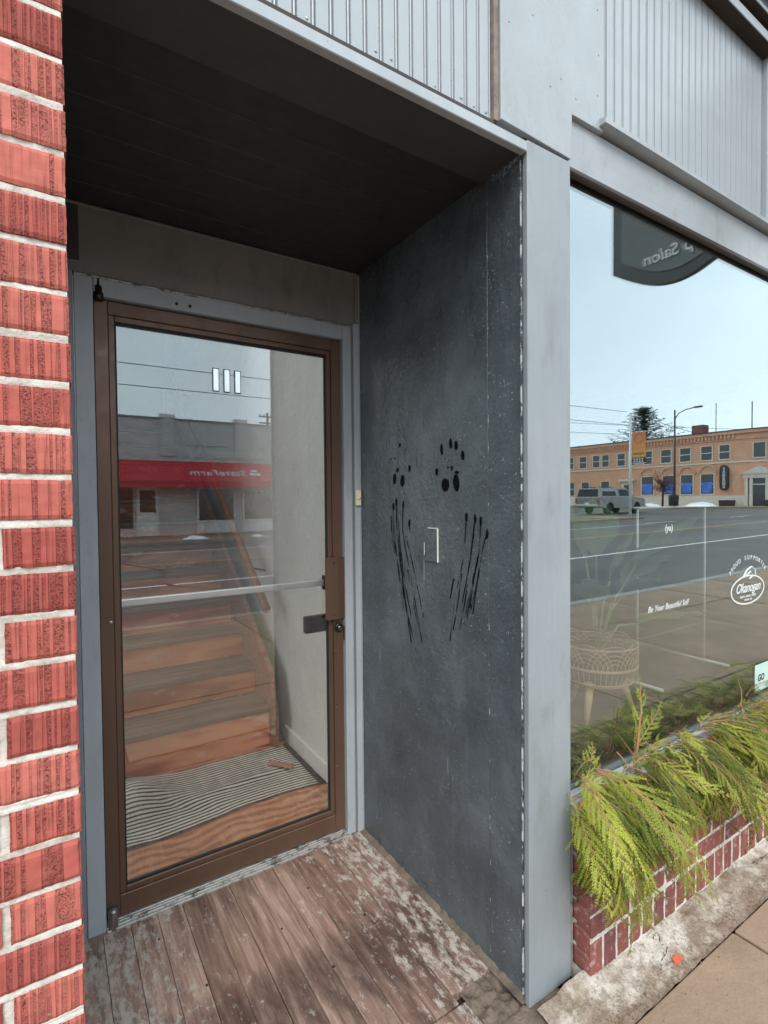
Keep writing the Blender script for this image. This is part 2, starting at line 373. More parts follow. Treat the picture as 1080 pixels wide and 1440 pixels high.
# ------------------------------------------------------------------ mesh helpers
class MB:
    def __init__(s): s.bm = bmesh.new()
    def _add(s, verts, faces):
        vs = [s.bm.verts.new(v) for v in verts]
        fs = []
        for f in faces:
            try: fs.append(s.bm.faces.new([vs[i] for i in f]))
            except ValueError: pass
        return vs, fs
    def box(s, x0, x1, y0, y1, z0, z1, bev=0, mtx=None, seg=1):
        v = [(x0,y0,z0),(x1,y0,z0),(x1,y1,z0),(x0,y1,z0),(x0,y0,z1),(x1,y0,z1),(x1,y1,z1),(x0,y1,z1)]
        if mtx: v = [mtx @ Vector(p) for p in v]
        vs, fs = s._add(v, [(0,3,2,1),(4,5,6,7),(0,1,5,4),(1,2,6,5),(2,3,7,6),(3,0,4,7)])
        if bev:
            es = list({e for f in fs for e in f.edges})
            bmesh.ops.bevel(s.bm, geom=es, offset=bev, segments=seg, affect='EDGES', profile=.5)
        return s
    def prism(s, pts, axis, a, b):
        """extrude a 2-D outline along axis ('x': pts are (y,z); 'y': (x,z); 'z': (x,y))"""
        def P(p, t): return {'x': (t, p[0], p[1]), 'y': (p[0], t, p[1]), 'z': (p[0], p[1], t)}[axis]
        n = len(pts); v = [P(p, a) for p in pts] + [P(p, b) for p in pts]
        f = [tuple(range(n)), tuple(range(2*n-1, n-1, -1))] + [(i, n+i, n+(i+1) % n, (i+1) % n) for i in range(n)]
        s._add(v, f); return s
    def tube(s, pts, r, n=8, cap=True):
        pts = [Vector(p) for p in pts]; k = len(pts)
        rs = r if isinstance(r, (list, tuple)) else [r]*k
        rings = []; prevn = None
        for i, p in enumerate(pts):
            d = (pts[min(i+1, k-1)] - pts[max(i-1, 0)]).normalized()
            if prevn is None:
                a = Vector((0,0,1)) if abs(d.z) < .9 else Vector((1,0,0))
                u = d.cross(a).normalized()
            else: u = (prevn - d*prevn.dot(d)).normalized()
            prevn = u; w = d.cross(u)
            rings.append([s.bm.verts.new(p + (u*math.cos(2*math.pi*j/n) + w*math.sin(2*math.pi*j/n))*rs[i]) for j in range(n)])
        for i in range(k-1):
            for j in range(n):
                s.bm.faces.new((rings[i][j], rings[i][(j+1) % n], rings[i+1][(j+1) % n], rings[i+1][j]))
        if cap and n > 2:
            s.bm.faces.new(rings[0][::-1]); s.bm.faces.new(rings[-1])
        return s
    def lathe(s, prof, c, n=20, axis='z'):
        rings = []
        for r, h in prof:
            ring = []
            for j in range(n):
                a = 2*math.pi*j/n; p = (r*math.cos(a), r*math.sin(a), h)
                if axis == 'y': p = (p[0], -p[2], p[1])
                elif axis == 'x': p = (-p[2], p[0], p[1])
                ring.append(s.bm.verts.new(Vector(c) + Vector(p)))
            rings.append(ring)
        for i in range(len(rings)-1):
            for j in range(n): s.bm.faces.new((rings[i][j], rings[i][(j+1) % n], rings[i+1][(j+1) % n], rings[i+1][j]))
        if prof[0][0] > 1e-4: s.bm.faces.new(rings[0][::-1])
        if prof[-1][0] > 1e-4: s.bm.faces.new(rings[-1])
        return s
    def grid(s, nu, nv, fn):
        vs = [[s.bm.verts.new(fn(i/nu, j/nv)) for j in range(nv+1)] for i in range(nu+1)]
        for i in range(nu):
            for j in range(nv): s.bm.faces.new((vs[i][j], vs[i+1][j], vs[i+1][j+1], vs[i][j+1]))
        return s
    def mesh(s, name, mat, smooth=False):
        bmesh.ops.recalc_face_normals(s.bm, faces=s.bm.faces)
        me = bpy.data.meshes.new(name); s.bm.to_mesh(me); s.bm.free()
        if mat: me.materials.append(MAT[mat] if isinstance(mat, str) else mat)
        if smooth:
            for p in me.polygons: p.use_smooth = True
        return me
    def build(s, name, mat, parent=None, smooth=False, loc=None):
        o = bpy.data.objects.new(name, s.mesh(name, mat, smooth)); COL.objects.link(o)
        if loc: o.location = loc
        if parent: o.parent = parent
        return o

def inst(name, me, parent, loc=(0,0,0), rot=(0,0,0), scale=(1,1,1)):
    o = bpy.data.objects.new(name, me); COL.objects.link(o); o.parent = parent
    o.location = loc; o.rotation_euler = rot; o.scale = scale
    return o
def tag(o, label, cat, group=None, kind=None):
    o['label'] = label; o['category'] = cat
    if group: o['group'] = group
    if kind: o['kind'] = kind
    return o
def thing(name, label, cat, group=None, loc=(0,0,0), kind=None):
    o = bpy.data.objects.new(name, None); COL.objects.link(o); o.location = loc; o.empty_display_size = .1
    return tag(o, label, cat, group, kind)
def bx(name, mat, parent, x0, x1, y0, y1, z0, z1, bev=.0015):
    return MB().box(x0, x1, y0, y1, z0, z1, bev).build(name, mat, parent)
def text_mesh(txt, size, depth=.001, shear=0, offset=0, spacing=1.0, align='CENTER', xs=1.0):
    cu = bpy.data.curves.new('lettering', 'FONT'); cu.body = txt; cu.size = size; cu.extrude = depth/2
    cu.align_x = align; cu.align_y = 'CENTER'; cu.shear = shear; cu.offset = offset; cu.space_character = spacing
    cu.resolution_u = 4
    o = bpy.data.objects.new('lettering_tmp', cu); COL.objects.link(o)
    dg = bpy.context.evaluated_depsgraph_get(); dg.update()
    me = bpy.data.meshes.new_from_object(o.evaluated_get(dg))
    bpy.data.objects.remove(o); bpy.data.curves.remove(cu)
    me.materials.clear()
    if xs != 1.0:
        for v in me.vertices: v.co.x *= xs
    return me
def letters(name, me, mat, parent, loc, rot):
    me.materials.append(MAT[mat]); return inst(name, me, parent, loc, rot)
FACE_FRONT = (R_(90), 0, 0)              # text read by someone looking along +Y
FACE_BACK = (R_(90), 0, R_(180))         # text read by someone looking along -Y

def gz(x): return 0.0105*max(0.0, min(x, 130)-8)      # the street climbs gently to the right

# ================================================================== BRICK PIER (left)
def rough_brick(w, h, d, seed, mat, nx=26, nz_=10, amp=.0016, edge=.0011):
    """brick with a torn, slightly uneven front and nibbled edges; origin at centre of the front, front towards -Y"""
    mb = MB(); off = Vector((seed*7.3, seed*3.1, seed*1.7))
    def f(u, v):
        x = (u-.5)*w; z = (v-.5)*h
        eu = min(u, 1-u)*w; ev = min(v, 1-v)*h; e = min(eu, ev)
        n = mnoise.noise(Vector((x*60, 0, z*60)) + off); n2 = mnoise.noise(Vector((x*170, 3, z*25)) + off)
        y = amp*(n*.7 + n2) + max(0, .004-e)*.7
        k = edge*mnoise.noise(Vector((x*90, 9, z*90)) + off)
        if eu < 1e-6: x += k
        if ev < 1e-6: z += k
        return Vector((x, y, z))
    mb.grid(nx, nz_, f)
    bmesh.ops.recalc_face_normals(mb.bm, faces=mb.bm.faces)
    bd = [e for e in mb.bm.edges if e.is_boundary]
    r = bmesh.ops.extrude_edge_only(mb.bm, edges=bd)
    for v in r['geom']:
        if isinstance(v, bmesh.types.BMVert): v.co.y = d
    return mb.mesh('brick', mat, False)

pier = thing('brick_pier', 'red ribbed brick pier with pale mortar joints left of the glass door', 'brick pier', loc=(-.5,1,0))
def at(parent, x, y, z): return (x-parent.location.x, y-parent.location.y, z-parent.location.z)
BR = .0748; BH = .0630; JT = BR-BH
heads = [rough_brick(.0975, BH, .085, k, 'brick') for k in range(5)]
strs = [rough_brick(.198, BH, .085, 10+k, 'brick', 40) for k in range(6)]
Z0 = .2655 % BR - BR
nc = 47
for k in range(nc):
    zc = Z0 + BR*(k+.5)
    x = .033; i = 0
    while x > -1.05:
        hd = (k % 2 == 0 and i == 0) if True else False
        me = rnd.choice(heads if hd else strs); w = .0975 if hd else .198
        o = inst('brick', me, pier, at(pier, x-w/2 + rnd.uniform(-.0012,.0012), 1.0 + rnd.uniform(-.0015,.0015), zc + rnd.uniform(-.0012,.0012)), (rnd.uniform(-.006,.006), rnd.uniform(-.008,.008), 0))
        x -= w + .013; i += 1
HT = Z0 + BR*nc
def mortar_surface(x0, x1, z0, z1, nx, nzz, y, amp):
    mb = MB()
    def f(u, v):
        p = Vector((x0+(x1-x0)*u, y, z0+(z1-z0)*v))
        ph = ((p.z - Z0)/BR) % 1.0; ph = min(ph, 1-ph)*BR        # distance to the bed joint's middle
        prof = .0034*(ph/.0065)**2 if ph < .0065 else -.0015
        n = mnoise.noise(p*85)*.6 + mnoise.noise(p*28)*.6
        p.y += amp*n - prof*(1 if p.z else 0)
        return p
    mb.grid(nx, nzz, f); return mb
mo = mortar_surface(-.16, .031, Z0, HT, 48, int((HT-Z0)/.0042), 1.0060, .0018).build('mortar', 'mortar', pier, True)
mo.location = at(pier, 0, 0, 0)
b = MB().box(-1.06, .0305, 1.014, 1.105, Z0, HT).build('mortar_core', 'mortar', pier); b.location = at(pier, 0, 0, 0)
b = MB().box(-1.06, -.158, 1.0065, 1.016, Z0, HT).build('mortar_bed', 'mortar', pier); b.location = at(pier, 0, 0, 0)

# ================================================================== PORCH FLOOR
porch = thing('porch_floor', 'worn wooden plank porch floor with flaking paint in front of the door', 'porch floor', kind='structure')
PW = .0825
x = .036; k = 0
while x < 1.09:
    w = PW if x + PW < 1.09 else 1.106 - x
    end = 1.105 + (0 if x < .93 else .03)
    mb = MB().box(-w/2+.0008, w/2-.0008, -(1.935-end)/2, (1.935-end)/2, -.03, .0, .0008)
    o = mb.build('plank', 'porch', porch, loc=(x+w/2, (1.935+end)/2, rnd.uniform(-.0018,.0006)))
    o.rotation_euler = (rnd.uniform(-.0012,.0012), rnd.uniform(-.006,.006), 0)
    x += w; k += 1
bx('front_board', 'porch', porch, .036, .965, 1.005, 1.102, -.035, -.004, .003)
bx('underlay', 'bark', porch, .036, 1.11, 1.0, 1.94, -.06, -.036, 0)
for (nx_, ny_) in ((.27,1.80),(.43,1.86),(.62,1.62),(.77,1.74),(.70,1.40),(.36,1.55),(.88,1.52)):
    MB().lathe([(.004,-.002),(.004,.0008),(.001,.0012)], (nx_, ny_, 0), 8).build('nail_head', 'darkmetal', porch)
mb = MB()
mb.grid(26, 30, lambda u, v: Vector((.968+.142*u, .965+.17*v, -.012 + .018*mnoise.noise(Vector((u*5, v*6, 3.3))) + .008*mnoise.noise(Vector((u*17, v*19, 5))))))
mb.build('concrete_patch', 'ledge_dirty', porch, True)
mb = MB()
mb.grid(6, 90, lambda u, v: Vector((1.088+.024*u, 1.0+.93*v, .001 + .012*u*u*(.6+.9*mnoise.noise(Vector((0, v*44, 8)))) )))
mb.build('dirt_fillet', 'ledge_dirty', porch, True)

# ================================================================== RECESS: side wall, soffit, frame
XW = 1.112
wall = thing('recess_side_wall', 'dark grey glossy painted wall with black handprints and smeared streaks', 'wall', loc=(XW,1.5,0))
def wb(name, mat, *a, bev=.0015):
    o = bx(name, mat, wall, *a, bev=bev); o.location = at(wall,0,0,0); return o
wb('wall_panel', 'wall', XW, 1.145, 1.153, 1.965, 0, 2.375)
wb('front_strip', 'wall', XW-.001, 1.145, 1.0225, 1.1505, -.01, 2.375)
wb('edge_bead', 'chip', XW-.0035, 1.12, 1.0170, 1.0222, 0, 2.36)
wb('edge_strip', 'paint_jamb_dark', XW-.001, 1.12, 1.004, 1.0168, 0, 2.36)
wb('seam_filler', 'chip_fine', XW+.0006, 1.12, 1.1506, 1.1529, 0, 2.37, bev=0)
wb('backing', 'black', 1.12, 1.14, 1.14, 1.16, 0, 2.37, bev=0)
# handprints: (y, z, half width, half height)
BL = [(1.62,1.625,.0045,.0085),(1.681,1.578,.003,.0036),(1.653,1.577,.003,.003),(1.559,1.535,.0055,.0125),(1.657,1.5,.009,.021),(1.604,1.491,.0125,.022),(1.637,1.533,.007,.008)]
BR2 = [(1.372,1.588,.0066,.018),(1.325,1.603,.0066,.0165),(1.298,1.594,.0075,.015),(1.266,1.56,.0075,.0145),(1.399,1.514,.0066,.012),(1.353,1.469,.0195,.0215),(1.299,1.474,.0150,.027),(1.32,1.523,.0042,.0072),(1.295,1.507,.010,.005),(1.339,1.526,.0038,.003)]
def handprint(blobs):
    mb = MB()
    for (y, z, a, h) in blobs:
        n = 22; ph = rnd.uniform(0, 9)
        ring = []
        for j in range(n):
            t = 2*math.pi*j/n
            k = 1 + .16*mnoise.noise(Vector((math.cos(t)*1.6+ph, math.sin(t)*1.6, z*7)))
            ring.append((y + a*k*math.cos(t) + .12*h*math.sin(t)*(.5 if y < 1.45 else -.4), z + h*k*math.sin(t)))
        mb.prism(ring, 'x', XW-.0022, XW-.0002)
    o = mb.build('handprint', 'mark', wall); o.location = at(wall,0,0,0); return o
handprint(BL)['label'] = 'partial black handprint with palm and one long finger trace'
handprint(BR2)['label'] = 'clear black handprint with five finger dots and two palm blots'
ST = [[(1.582,1.613),(1.586,1.579),(1.585,1.535)],[(1.646,1.416),(1.641,1.304),(1.613,1.124),(1.556,.892)],[(1.667,1.398),(1.661,1.26),(1.602,1.056),(1.528,.872)],[(1.6,1.407),(1.604,1.298),(1.564,1.164),(1.489,.908)],[(1.562,1.338),(1.559,1.307)],[(1.586,1.285),(1.541,1.18),(1.48,1.002)],[(1.685,1.359),(1.679,1.295),(1.661,1.218)],
      [(1.25,1.367),(1.268,1.225),(1.306,1.101),(1.335,.949)],[(1.21,1.362),(1.234,1.229),(1.274,1.082)],[(1.185,1.357),(1.196,1.243),(1.243,1.105),(1.263,1.018)],[(1.157,1.318),(1.179,1.262),(1.2,1.174),(1.232,1.071)],[(1.198,1.243),(1.221,1.154),(1.235,1.077)],[(1.313,1.161),(1.324,1.123),(1.332,1.091)],
      [(1.215,1.19),(1.23,1.13),(1.25,1.04)],[(1.19,1.21),(1.207,1.14),(1.222,1.06)],[(1.275,1.18),(1.295,1.08),(1.318,.99)],[(1.63,1.34),(1.622,1.20),(1.585,1.02),(1.55,.93)],[(1.575,1.16),(1.545,1.06),(1.515,.96)],[(1.655,1.25),(1.635,1.14),(1.60,1.0)],[(1.246,1.15),(1.26,1.09),(1.285,1.0)],[(1.625,1.27),(1.60,1.13),(1.55,.98)]]
def spl(pts, n):
    out = []; k = len(pts)
    for i in range(k-1):
        p0, p1, p2, p3 = pts[max(i-1,0)], pts[i], pts[i+1], pts[min(i+2,k-1)]
        for j in range(n):
            t = j/n
            out.append(tuple(.5*((2*p1[c]) + (-p0[c]+p2[c])*t + (2*p0[c]-5*p1[c]+4*p2[c]-p3[c])*t*t + (-p0[c]+3*p1[c]-3*p2[c]+p3[c])*t**3) for c in range(len(p1))))
    out.append(tuple(pts[-1])); return out
for s_i, s in enumerate(ST):
    p = spl(s, 8); n = len(p)
    mb = MB(); wd = rnd.uniform(.0022, .0042)
    lf = []; rt = []
    for i, (y, z) in enumerate(p):
        t = i/(n-1); w = wd*(1-.45*t)*(.8+.35*mnoise.noise(Vector((z*40, s_i, 0))))
        lf.append((y-w, z)); rt.append((y+w, z))
    for i in range(n-1):
        mb.prism([lf[i], lf[i+1], rt[i+1], rt[i]], 'x', XW-.0018, XW-.0002)
    bmesh.ops.remove_doubles(mb.bm, verts=mb.bm.verts, dist=1e-5)
    o = mb.build('smear', 'smear', wall); o.location = at(wall,0,0,0)
    if s_i in (1, 2, 3, 4, 7, 8, 9, 10):       # the wet start of each finger stroke
        y, z = s[0]
        mb = MB(); n2 = 16
        mb.prism([(y+.0042*math.cos(2*math.pi*j/n2)*(1+.5*mnoise.noise(Vector((j*.9,s_i,0)))) , z-.004+.014*math.sin(2*math.pi*j/n2)) for j in range(n2)], 'x', XW-.0026, XW-.0002)
        o = mb.build('finger_dab', 'mark', wall); o.location = at(wall,0,0,0)

# cover plate and doorbell
plate = thing('blank_cover_plate', 'grey painted blank electrical cover plate with chipped white edge between the smears', 'cover plate', loc=(XW,1.43,1.2))
o = MB().box(XW-.006, XW-.0005, 1.393, 1.466, 1.204, 1.322, .0025, seg=2).build('plate', 'wall', plate); o.location = at(plate,0,0,0)
for (a, b_, c_, d_) in ((1.3915,1.3945,1.205,1.321), (1.3945,1.445,1.3195,1.3225), (1.4655,1.4675,1.225,1.27)):
    o = MB().box(XW-.0063, XW-.001, a, b_, c_, d_, .0006).build('chipped_edge', 'white_paint', plate); o.location = at(plate,0,0,0)
for z in (1.222, 1.304):
    o = MB().lathe([(.0035,0),(.0035,.001),(.001,.0018)], (XW-.006, 1.43, z), 12, 'x').build('screw', 'steel', plate); o.location = at(plate,0,0,0)

frame = thing('door_frame', 'grey painted door frame and header boards around the glass door', 'door frame', loc=(.6,1.95,0))
def fb(name, mat, *a, bev=.002):
    o = bx(name, mat, frame, *a, bev=bev); o.location = at(frame,0,0,0); return o
YD = 1.945                                # front face of the door leaf
fb('scribe_moulding', 'paint_jamb_dark', .028, .074, 1.905, 1.97, 0, 2.15, bev=.004)
fb('jamb', 'paint_jamb', .0765, .130, 1.925, 2.03, 0, 2.146)
fb('jamb', 'paint_jamb', 1.038, 1.076, 1.925, 2.03, 0, 2.146)
fb('jamb_stop', 'paint_jamb_dark', 1.074, 1.084, 1.934, 2.03, 0, 2.15)
fb('jamb_casing', 'paint_jamb', 1.083, 1.1115, 1.915, 2.03, 0, 2.16)
fb('casing_bead', 'paint_sheet', 1.1065, 1.1115, 1.911, 1.9152, 0, 2.36, bev=.001)
fb('casing_bead', 'paint_sheet', 1.0725, 1.0755, 1.9222, 1.9252, 0, 2.14, bev=.001)
fb('frame_head', 'paint_jamb', .131, 1.037, 1.925, 2.03, 2.088, 2.146)
fb('head_lip', 'alu_worn', .078, 1.082, 1.921, 1.9245, 2.143, 2.149, bev=.0008)
fb('header_board', 'paint_board', .026, 1.111, 1.932, 1.97, 2.153, 2.373)
fb('header_cove', 'paint_board', .026, 1.1112, 1.925, 1.9318, 2.364, 2.3735, bev=.002)
fb('header_corner', 'paint_board', 1.094, 1.1113, 1.917, 1.9318, 2.162, 2.363, bev=.002)
fb('header_patch', 'soffit2', .028, .094, 1.9285, 1.9318, 2.19, 2.363, bev=.001)
for xx in (.385, .43):
    o = MB().lathe([(.0055,0),(.0055,.0015),(.002,.0028)], (xx, 1.925, 2.108), 12, 'y').build('screw', 'darkmetal', frame); o.location = at(frame,0,0,0)

sof = thing('porch_soffit', 'dark painted board soffit over the recessed doorway', 'soffit', loc=(.57,1.5,2.37))
def sb(name, mat, *a, bev=.0015):
    o = bx(name, mat, sof, *a, bev=bev); o.location = at(sof,0,0,0); return o
yy = 1.168; bw = .1285; k = 0
while yy < 1.95:
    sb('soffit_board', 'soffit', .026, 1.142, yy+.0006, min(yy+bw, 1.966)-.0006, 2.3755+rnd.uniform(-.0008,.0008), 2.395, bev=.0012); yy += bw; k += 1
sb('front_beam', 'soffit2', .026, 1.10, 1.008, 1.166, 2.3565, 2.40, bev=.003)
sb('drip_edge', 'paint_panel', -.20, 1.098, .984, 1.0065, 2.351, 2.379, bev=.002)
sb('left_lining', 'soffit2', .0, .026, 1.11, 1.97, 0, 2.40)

# ================================================================== DOOR
door = thing('glass_door', 'bronze aluminium framed glass door with stairs behind and black and white number strips', 'door', loc=(.135,YD,0))
def db(name, mat, *a, bev=.0018, par=None):
    o = bx(name, mat, par or door, *a, bev=bev); o.location = at(door,0,0,0) if par is None else (0,0,0); return o
db('stile', 'bronze', .1325, .1735, YD, YD+.044, .022, 2.083)
db('stile', 'bronze', .9915, 1.0355, YD, YD+.044, .022, 2.083)
db('rail', 'bronze', .1738, .9912, YD+.0005, YD+.044, 2.040, 2.083)
db('rail', 'bronze', .1738, .9912, YD+.0005, YD+.044, .022, .092)
for (x0, x1, z0, z1) in ((.1742,.1935,.0925,2.0395), (.9722,.9908,.0925,2.0395), (.1938,.9718,2.0205,2.0395), (.1938,.9718,.0925,.112)):
    db('glazing_bead', 'bronze', x0, x1, YD+.006, YD+.03, z0, z1)
for (x0, x1, z0, z1) in ((.1936,.1985,.1122,2.0202), (.967,.972,.1122,2.0202), (.1985,.967,2.0112,2.0202), (.1985,.967,.1122,.118)):
    db('gasket', 'black', x0, x1, YD+.014, YD+.026, z0, z1, bev=.001)
pane = db('glass_pane', 'glass_door', .1965, .9695, YD+.0175, YD+.0225, .1155, 2.0165, bev=0)
bar = MB().box(.19, .975, YD+.052, YD+.072, 1.058, 1.084, .004, seg=2).build('push_bar', 'alu', door); bar.location = at(door,0,0,0)
db('push_bar_bracket', 'bronze_dark', .168, .192, YD+.044, YD+.075, 1.04, 1.10)
db('push_bar_bracket', 'bronze_dark', .974, .998, YD+.044, YD+.075, 1.04, 1.10)
lg = MB().prism([(.953, YD-.001), (.953, YD-.016), (1.004, YD-.019), (1.037, YD-.0125), (1.037, YD-.001)], 'z', .925, 1.182).build('latch_guard', 'bronze', door); lg.location = at(door,0,0,0)
for z in (.945, 1.16):
    o = MB().lathe([(.004,0),(.004,.001),(.0015,.0022)], (.985, YD-.0178, z), 10, 'y').build('rivet', 'bronze_dark', lg)
cyl = MB().lathe([(.019,0),(.019,.009),(.016,.013),(.011,.0135),(.011,.010)], (1.012, YD, .888), 24, 'y').build('lock_cylinder', 'darkmetal', door, True); cyl.location = at(door,0,0,0)
MB().lathe([(.0075,.010),(.0075,.0148),(.003,.0155)], (1.012, YD, .888), 16, 'y').build('keyway_plug', 'steel', cyl, True)
db('lock_case', 'bronze_dark', .885, .99, YD+.046, YD+.075, .865, .935, bev=.003)
db('strike', 'steel', 1.0362, 1.0402, YD-.012, YD+.01, .83, .89, bev=.001)
for z in (.35, .60, .84): 
    o = MB().lathe([(.003,0),(.003,.0008),(.001,.0014)], (1.0, YD, z-.05), 10, 'y').build('screw', 'steel', door); o.location = at(door,0,0,0)
o = MB().lathe([(.006,0),(.006,.0015),(.002,.003)], (.163, YD, 1.02), 12, 'y').build('screw', 'steel', door); o.location = at(door,0,0,0)
o = MB().lathe([(.016,2.078),(.017,2.082),(.017,2.098),(.0135,2.102),(.0135,2.118),(.009,2.124),(.0085,2.146),(.005,2.15)], (.146, YD-.012, 0), 20).build('top_pivot', 'darkmetal', door, True); o.location = at(door,0,0,0)
o = MB().lathe([(.014,.0),(.0155,.003),(.0155,.06),(.013,.067),(.004,.069)], (.150, YD-.017, 0), 20).build('bottom_pivot', 'steel', door, True); o.location = at(door,0,0,0)
for k in range(3):
    x0 = .5135 + .0405*k; z0 = 1.826 - .0*k
    nm = MB().box(x0, x0+.0240, YD+.0158, YD+.0172, z0, z0+.086, 0).build('number_strip', 'ink', door); nm.location = at(door,0,0,0)
    MB().box(x0+.0028, x0+.0212, YD+.0148, YD+.0157, z0+.0032, z0+.0828, 0).build('number_face', 'mirror_vinyl', nm)
th = thing('door_threshold', 'worn ribbed metal threshold strip under the glass door', 'threshold', loc=(.6,1.94,0))
for (y0, y1, z1) in ((1.914,1.9235,.007), (1.9237,1.932,.012), (1.9322,1.94,.0155), (1.9402,2.0,.0185)):
    o = MB().box(.131, 1.037, y0, y1, -.002, z1, .0012).build('ridge', 'alu_worn', th); o.location = at(th,0,0,0)
bell = thing('doorbell', 'cream plastic doorbell button on the right door casing', 'doorbell', loc=(1.094,1.915,1.43))
o = MB().box(1.082, 1.107, 1.9035, 1.9145, 1.397, 1.462, .003, seg=2).build('plate', 'cream', bell); o.location = at(bell,0,0,0)
o = MB().lathe([(.0085,0),(.0085,.003),(.0065,.005),(.0002,.0056)], (1.0945, 1.9035, 1.43), 18, 'y').build('button', 'cream', bell, True); o.location = at(bell,0,0,0)

# ================================================================== POST AND FASCIA
post = thing('corner_post', 'smooth grey painted corner post between doorway and shop window', 'post', loc=(1.19,1.02,0))
def pb(name, mat, *a, bev=.002):
    o = bx(name, mat, post, *a, bev=bev); o.location = at(post,0,0,0); return o
pb('front_board', 'paint', 1.1005, 1.2785, .9865, 1.0035, -.006, 2.386)
pb('post_core', 'paint', 1.1155, 1.2775, 1.0037, 1.10, -.006, 2.395)

sheet = thing('fascia_sheet', 'flat grey painted metal sheet above the corner post', 'fascia sheet', loc=(1.2,1.0,2.4))
mb = MB().prism([(1.0,2.4),(1.277,2.391),(1.281,2.5215),(1.427,2.5215),(1.427,3.6),(1.0,3.6)], 'y', .9835, 1.0)
bmesh.ops.bevel(mb.bm, geom=mb.bm.edges[:], offset=.0012, segments=1, affect='EDGES')
o = mb.build('sheet', 'paint_sheet', sheet); o.location = at(sheet,0,0,0)
for (x, z) in ((1.03,2.66),(1.06,2.84),(1.12,2.72),(1.19,2.56),(1.235,2.60),(1.40,2.62),(1.405,2.74),(1.40,2.87),(1.395,3.0),(1.04,3.05),(1.30,2.57)):
    o = MB().lathe([(.0026,0),(.0026,.001),(.001,.0016)], (x, .9835, z), 10, 'y').build('nail_head', 'steel', sheet); o.location = at(sheet,0,0,0)
o = MB().box(1.10,1.277,.9992,1.012,2.388,2.402,0).build('backing_strip', 'black', sheet); o.location = at(sheet,0,0,0)

def bead_plank(w, h, tilt=0):
    """tongue-and-groove bead board plank: flat face, V edges and a small round bead; origin bottom centre, face towards -Y"""
    pts = [(-w/2,.010), (-w/2+.0008,.0065), (-w/2+.0022,.0), (w/2-.0105,.0), (w/2-.0095,.006), (w/2-.0080,.006)]
    for j in range(5):
        a = math.pi*(1 - j/4); pts.append((w/2-.0042+.0026*math.cos(a), .0026-.0024*math.sin(a)))
    pts += [(w/2-.0008,.0065), (w/2,.010)]
    return MB().prism(pts, 'z', 0, h).mesh('plank', 'paint_panel')
fas = thing('beadboard_fascia', 'grey painted beadboard panel above the recessed doorway', 'beadboard panel', 'beadboard panels of the shopfront', loc=(.4,1.0,2.39))
pw = .0416; me = bead_plank(pw, 1.2)
x = .9815 - pw/2
while x > -1.05:
    inst('plank', me, fas, at(fas, x, 1.0 + rnd.uniform(-.0007,.0007), 2.395 + rnd.uniform(-.001,.002))); x -= pw
for (nme, mt, a) in (('base_strip', 'bronze_dark', (-1.06,.984,.9925,1.012,2.383,2.3955)), ('drip_face', 'paint_panel', (-1.06,-.2,.984,1.0065,2.351,2.379)), ('end_strip', 'endwood', (.9822,.9985,.9895,1.012,2.396,3.6)), ('backing', 'black', (-1.06,.99,1.009,1.03,2.39,3.6))):
    o = bx(nme, mt, fas, *a, bev=.001); o.location = at(fas,0,0,0)
for k in (0, 1, 2, 4, 7, 8, 12, 15, 19):
    xx = .975 - .0416*k*1.0 - .012
    o = MB().lathe([(.0035,0),(.0035,.001),(.001,.0018)], (xx, .9995, 2.412 + rnd.uniform(-.004,.006)), 8, 'y').build('nail_head', 'steel', fas); o.location = at(fas,0,0,0)
tran = thing('beadboard_transom', 'grey painted beadboard panel over the shop window with a sloping sill lip', 'beadboard panel', 'beadboard panels of the shopfront', loc=(2,1.0,2.52))
me2 = bead_plank(.0442, .70)
for (xa, xb) in ((1.428, 2.532), (2.592, 3.70)):
    x = xa + .0221
    while x < xb:
        inst('plank', me2, tran, at(tran, x, 1.004 + rnd.uniform(-.0006,.0006), 2.552)); x += .0442
def tb(name, mat, *a, bev=.0015):
    o = bx(name, mat, tran, *a, bev=bev); o.location = at(tran,0,0,0); return o
tb('backing', 'black', 1.428, 3.9, 1.013, 1.03, 2.54, 3.4, bev=0)
o = MB().prism([(.962,2.5335),(.962,2.5475),(1.0035,2.5615),(1.012,2.5615),(1.012,2.5335)], 'x', 1.408, 3.9).build('sill_lip', 'paint_panel', tran); o.location = at(tran,0,0,0)
tb('window_header', 'paint_header', 1.2815, 4.3, .9985, 1.018, 2.383, 2.5205)
tb('stile', 'paint_panel', 2.536, 2.588, .984, 1.012, 2.562, 3.236)
tb('top_rail', 'paint_panel', 1.428, 3.9, .952, 1.012, 3.238, 3.275)
tb('frieze_board', 'paint_panel', 1.428, 3.9, .975, 1.012, 3.277, 3.30)
tb('crown_fillet', 'paint_panel', 1.428, 3.9, .93, 1.012, 3.302, 3.318)
tb('crown_board', 'paint_sheet', 1.428, 3.9, .955, 1.012, 3.32, 3.40)
tb('cornice', 'paint_sheet', 1.428, 3.9, .86, 1.012, 3.402, 3.6)
tb('shade_strip', 'underside_shade', 1.428, 3.9, .953, 1.003, 3.2335, 3.2375, bev=0)  # dark strip painting in the shade under the top rail
tb('shade_strip', 'underside_shade', 1.428, 3.9, .931, .9745, 3.2985, 3.3015, bev=0)  # same painted shade, under the crown fillet
tb('shade_strip', 'underside_shade', 1.428, 3.9, .862, .9545, 3.3985, 3.4015, bev=0)  # same painted shade, under the cornice
upper = thing('upper_facade', 'plain grey upper facade above the panels', 'facade', loc=(1,1.05,3.6))
o = bx('wall', 'paint_sheet', upper, -6, 9, 1.04, 1.3, 3.602, 6.2); o.location = at(upper,0,0,0)
left = thing('neighbour_wall', 'red brick wall beyond the pier', 'wall', loc=(-3,1.05,0))
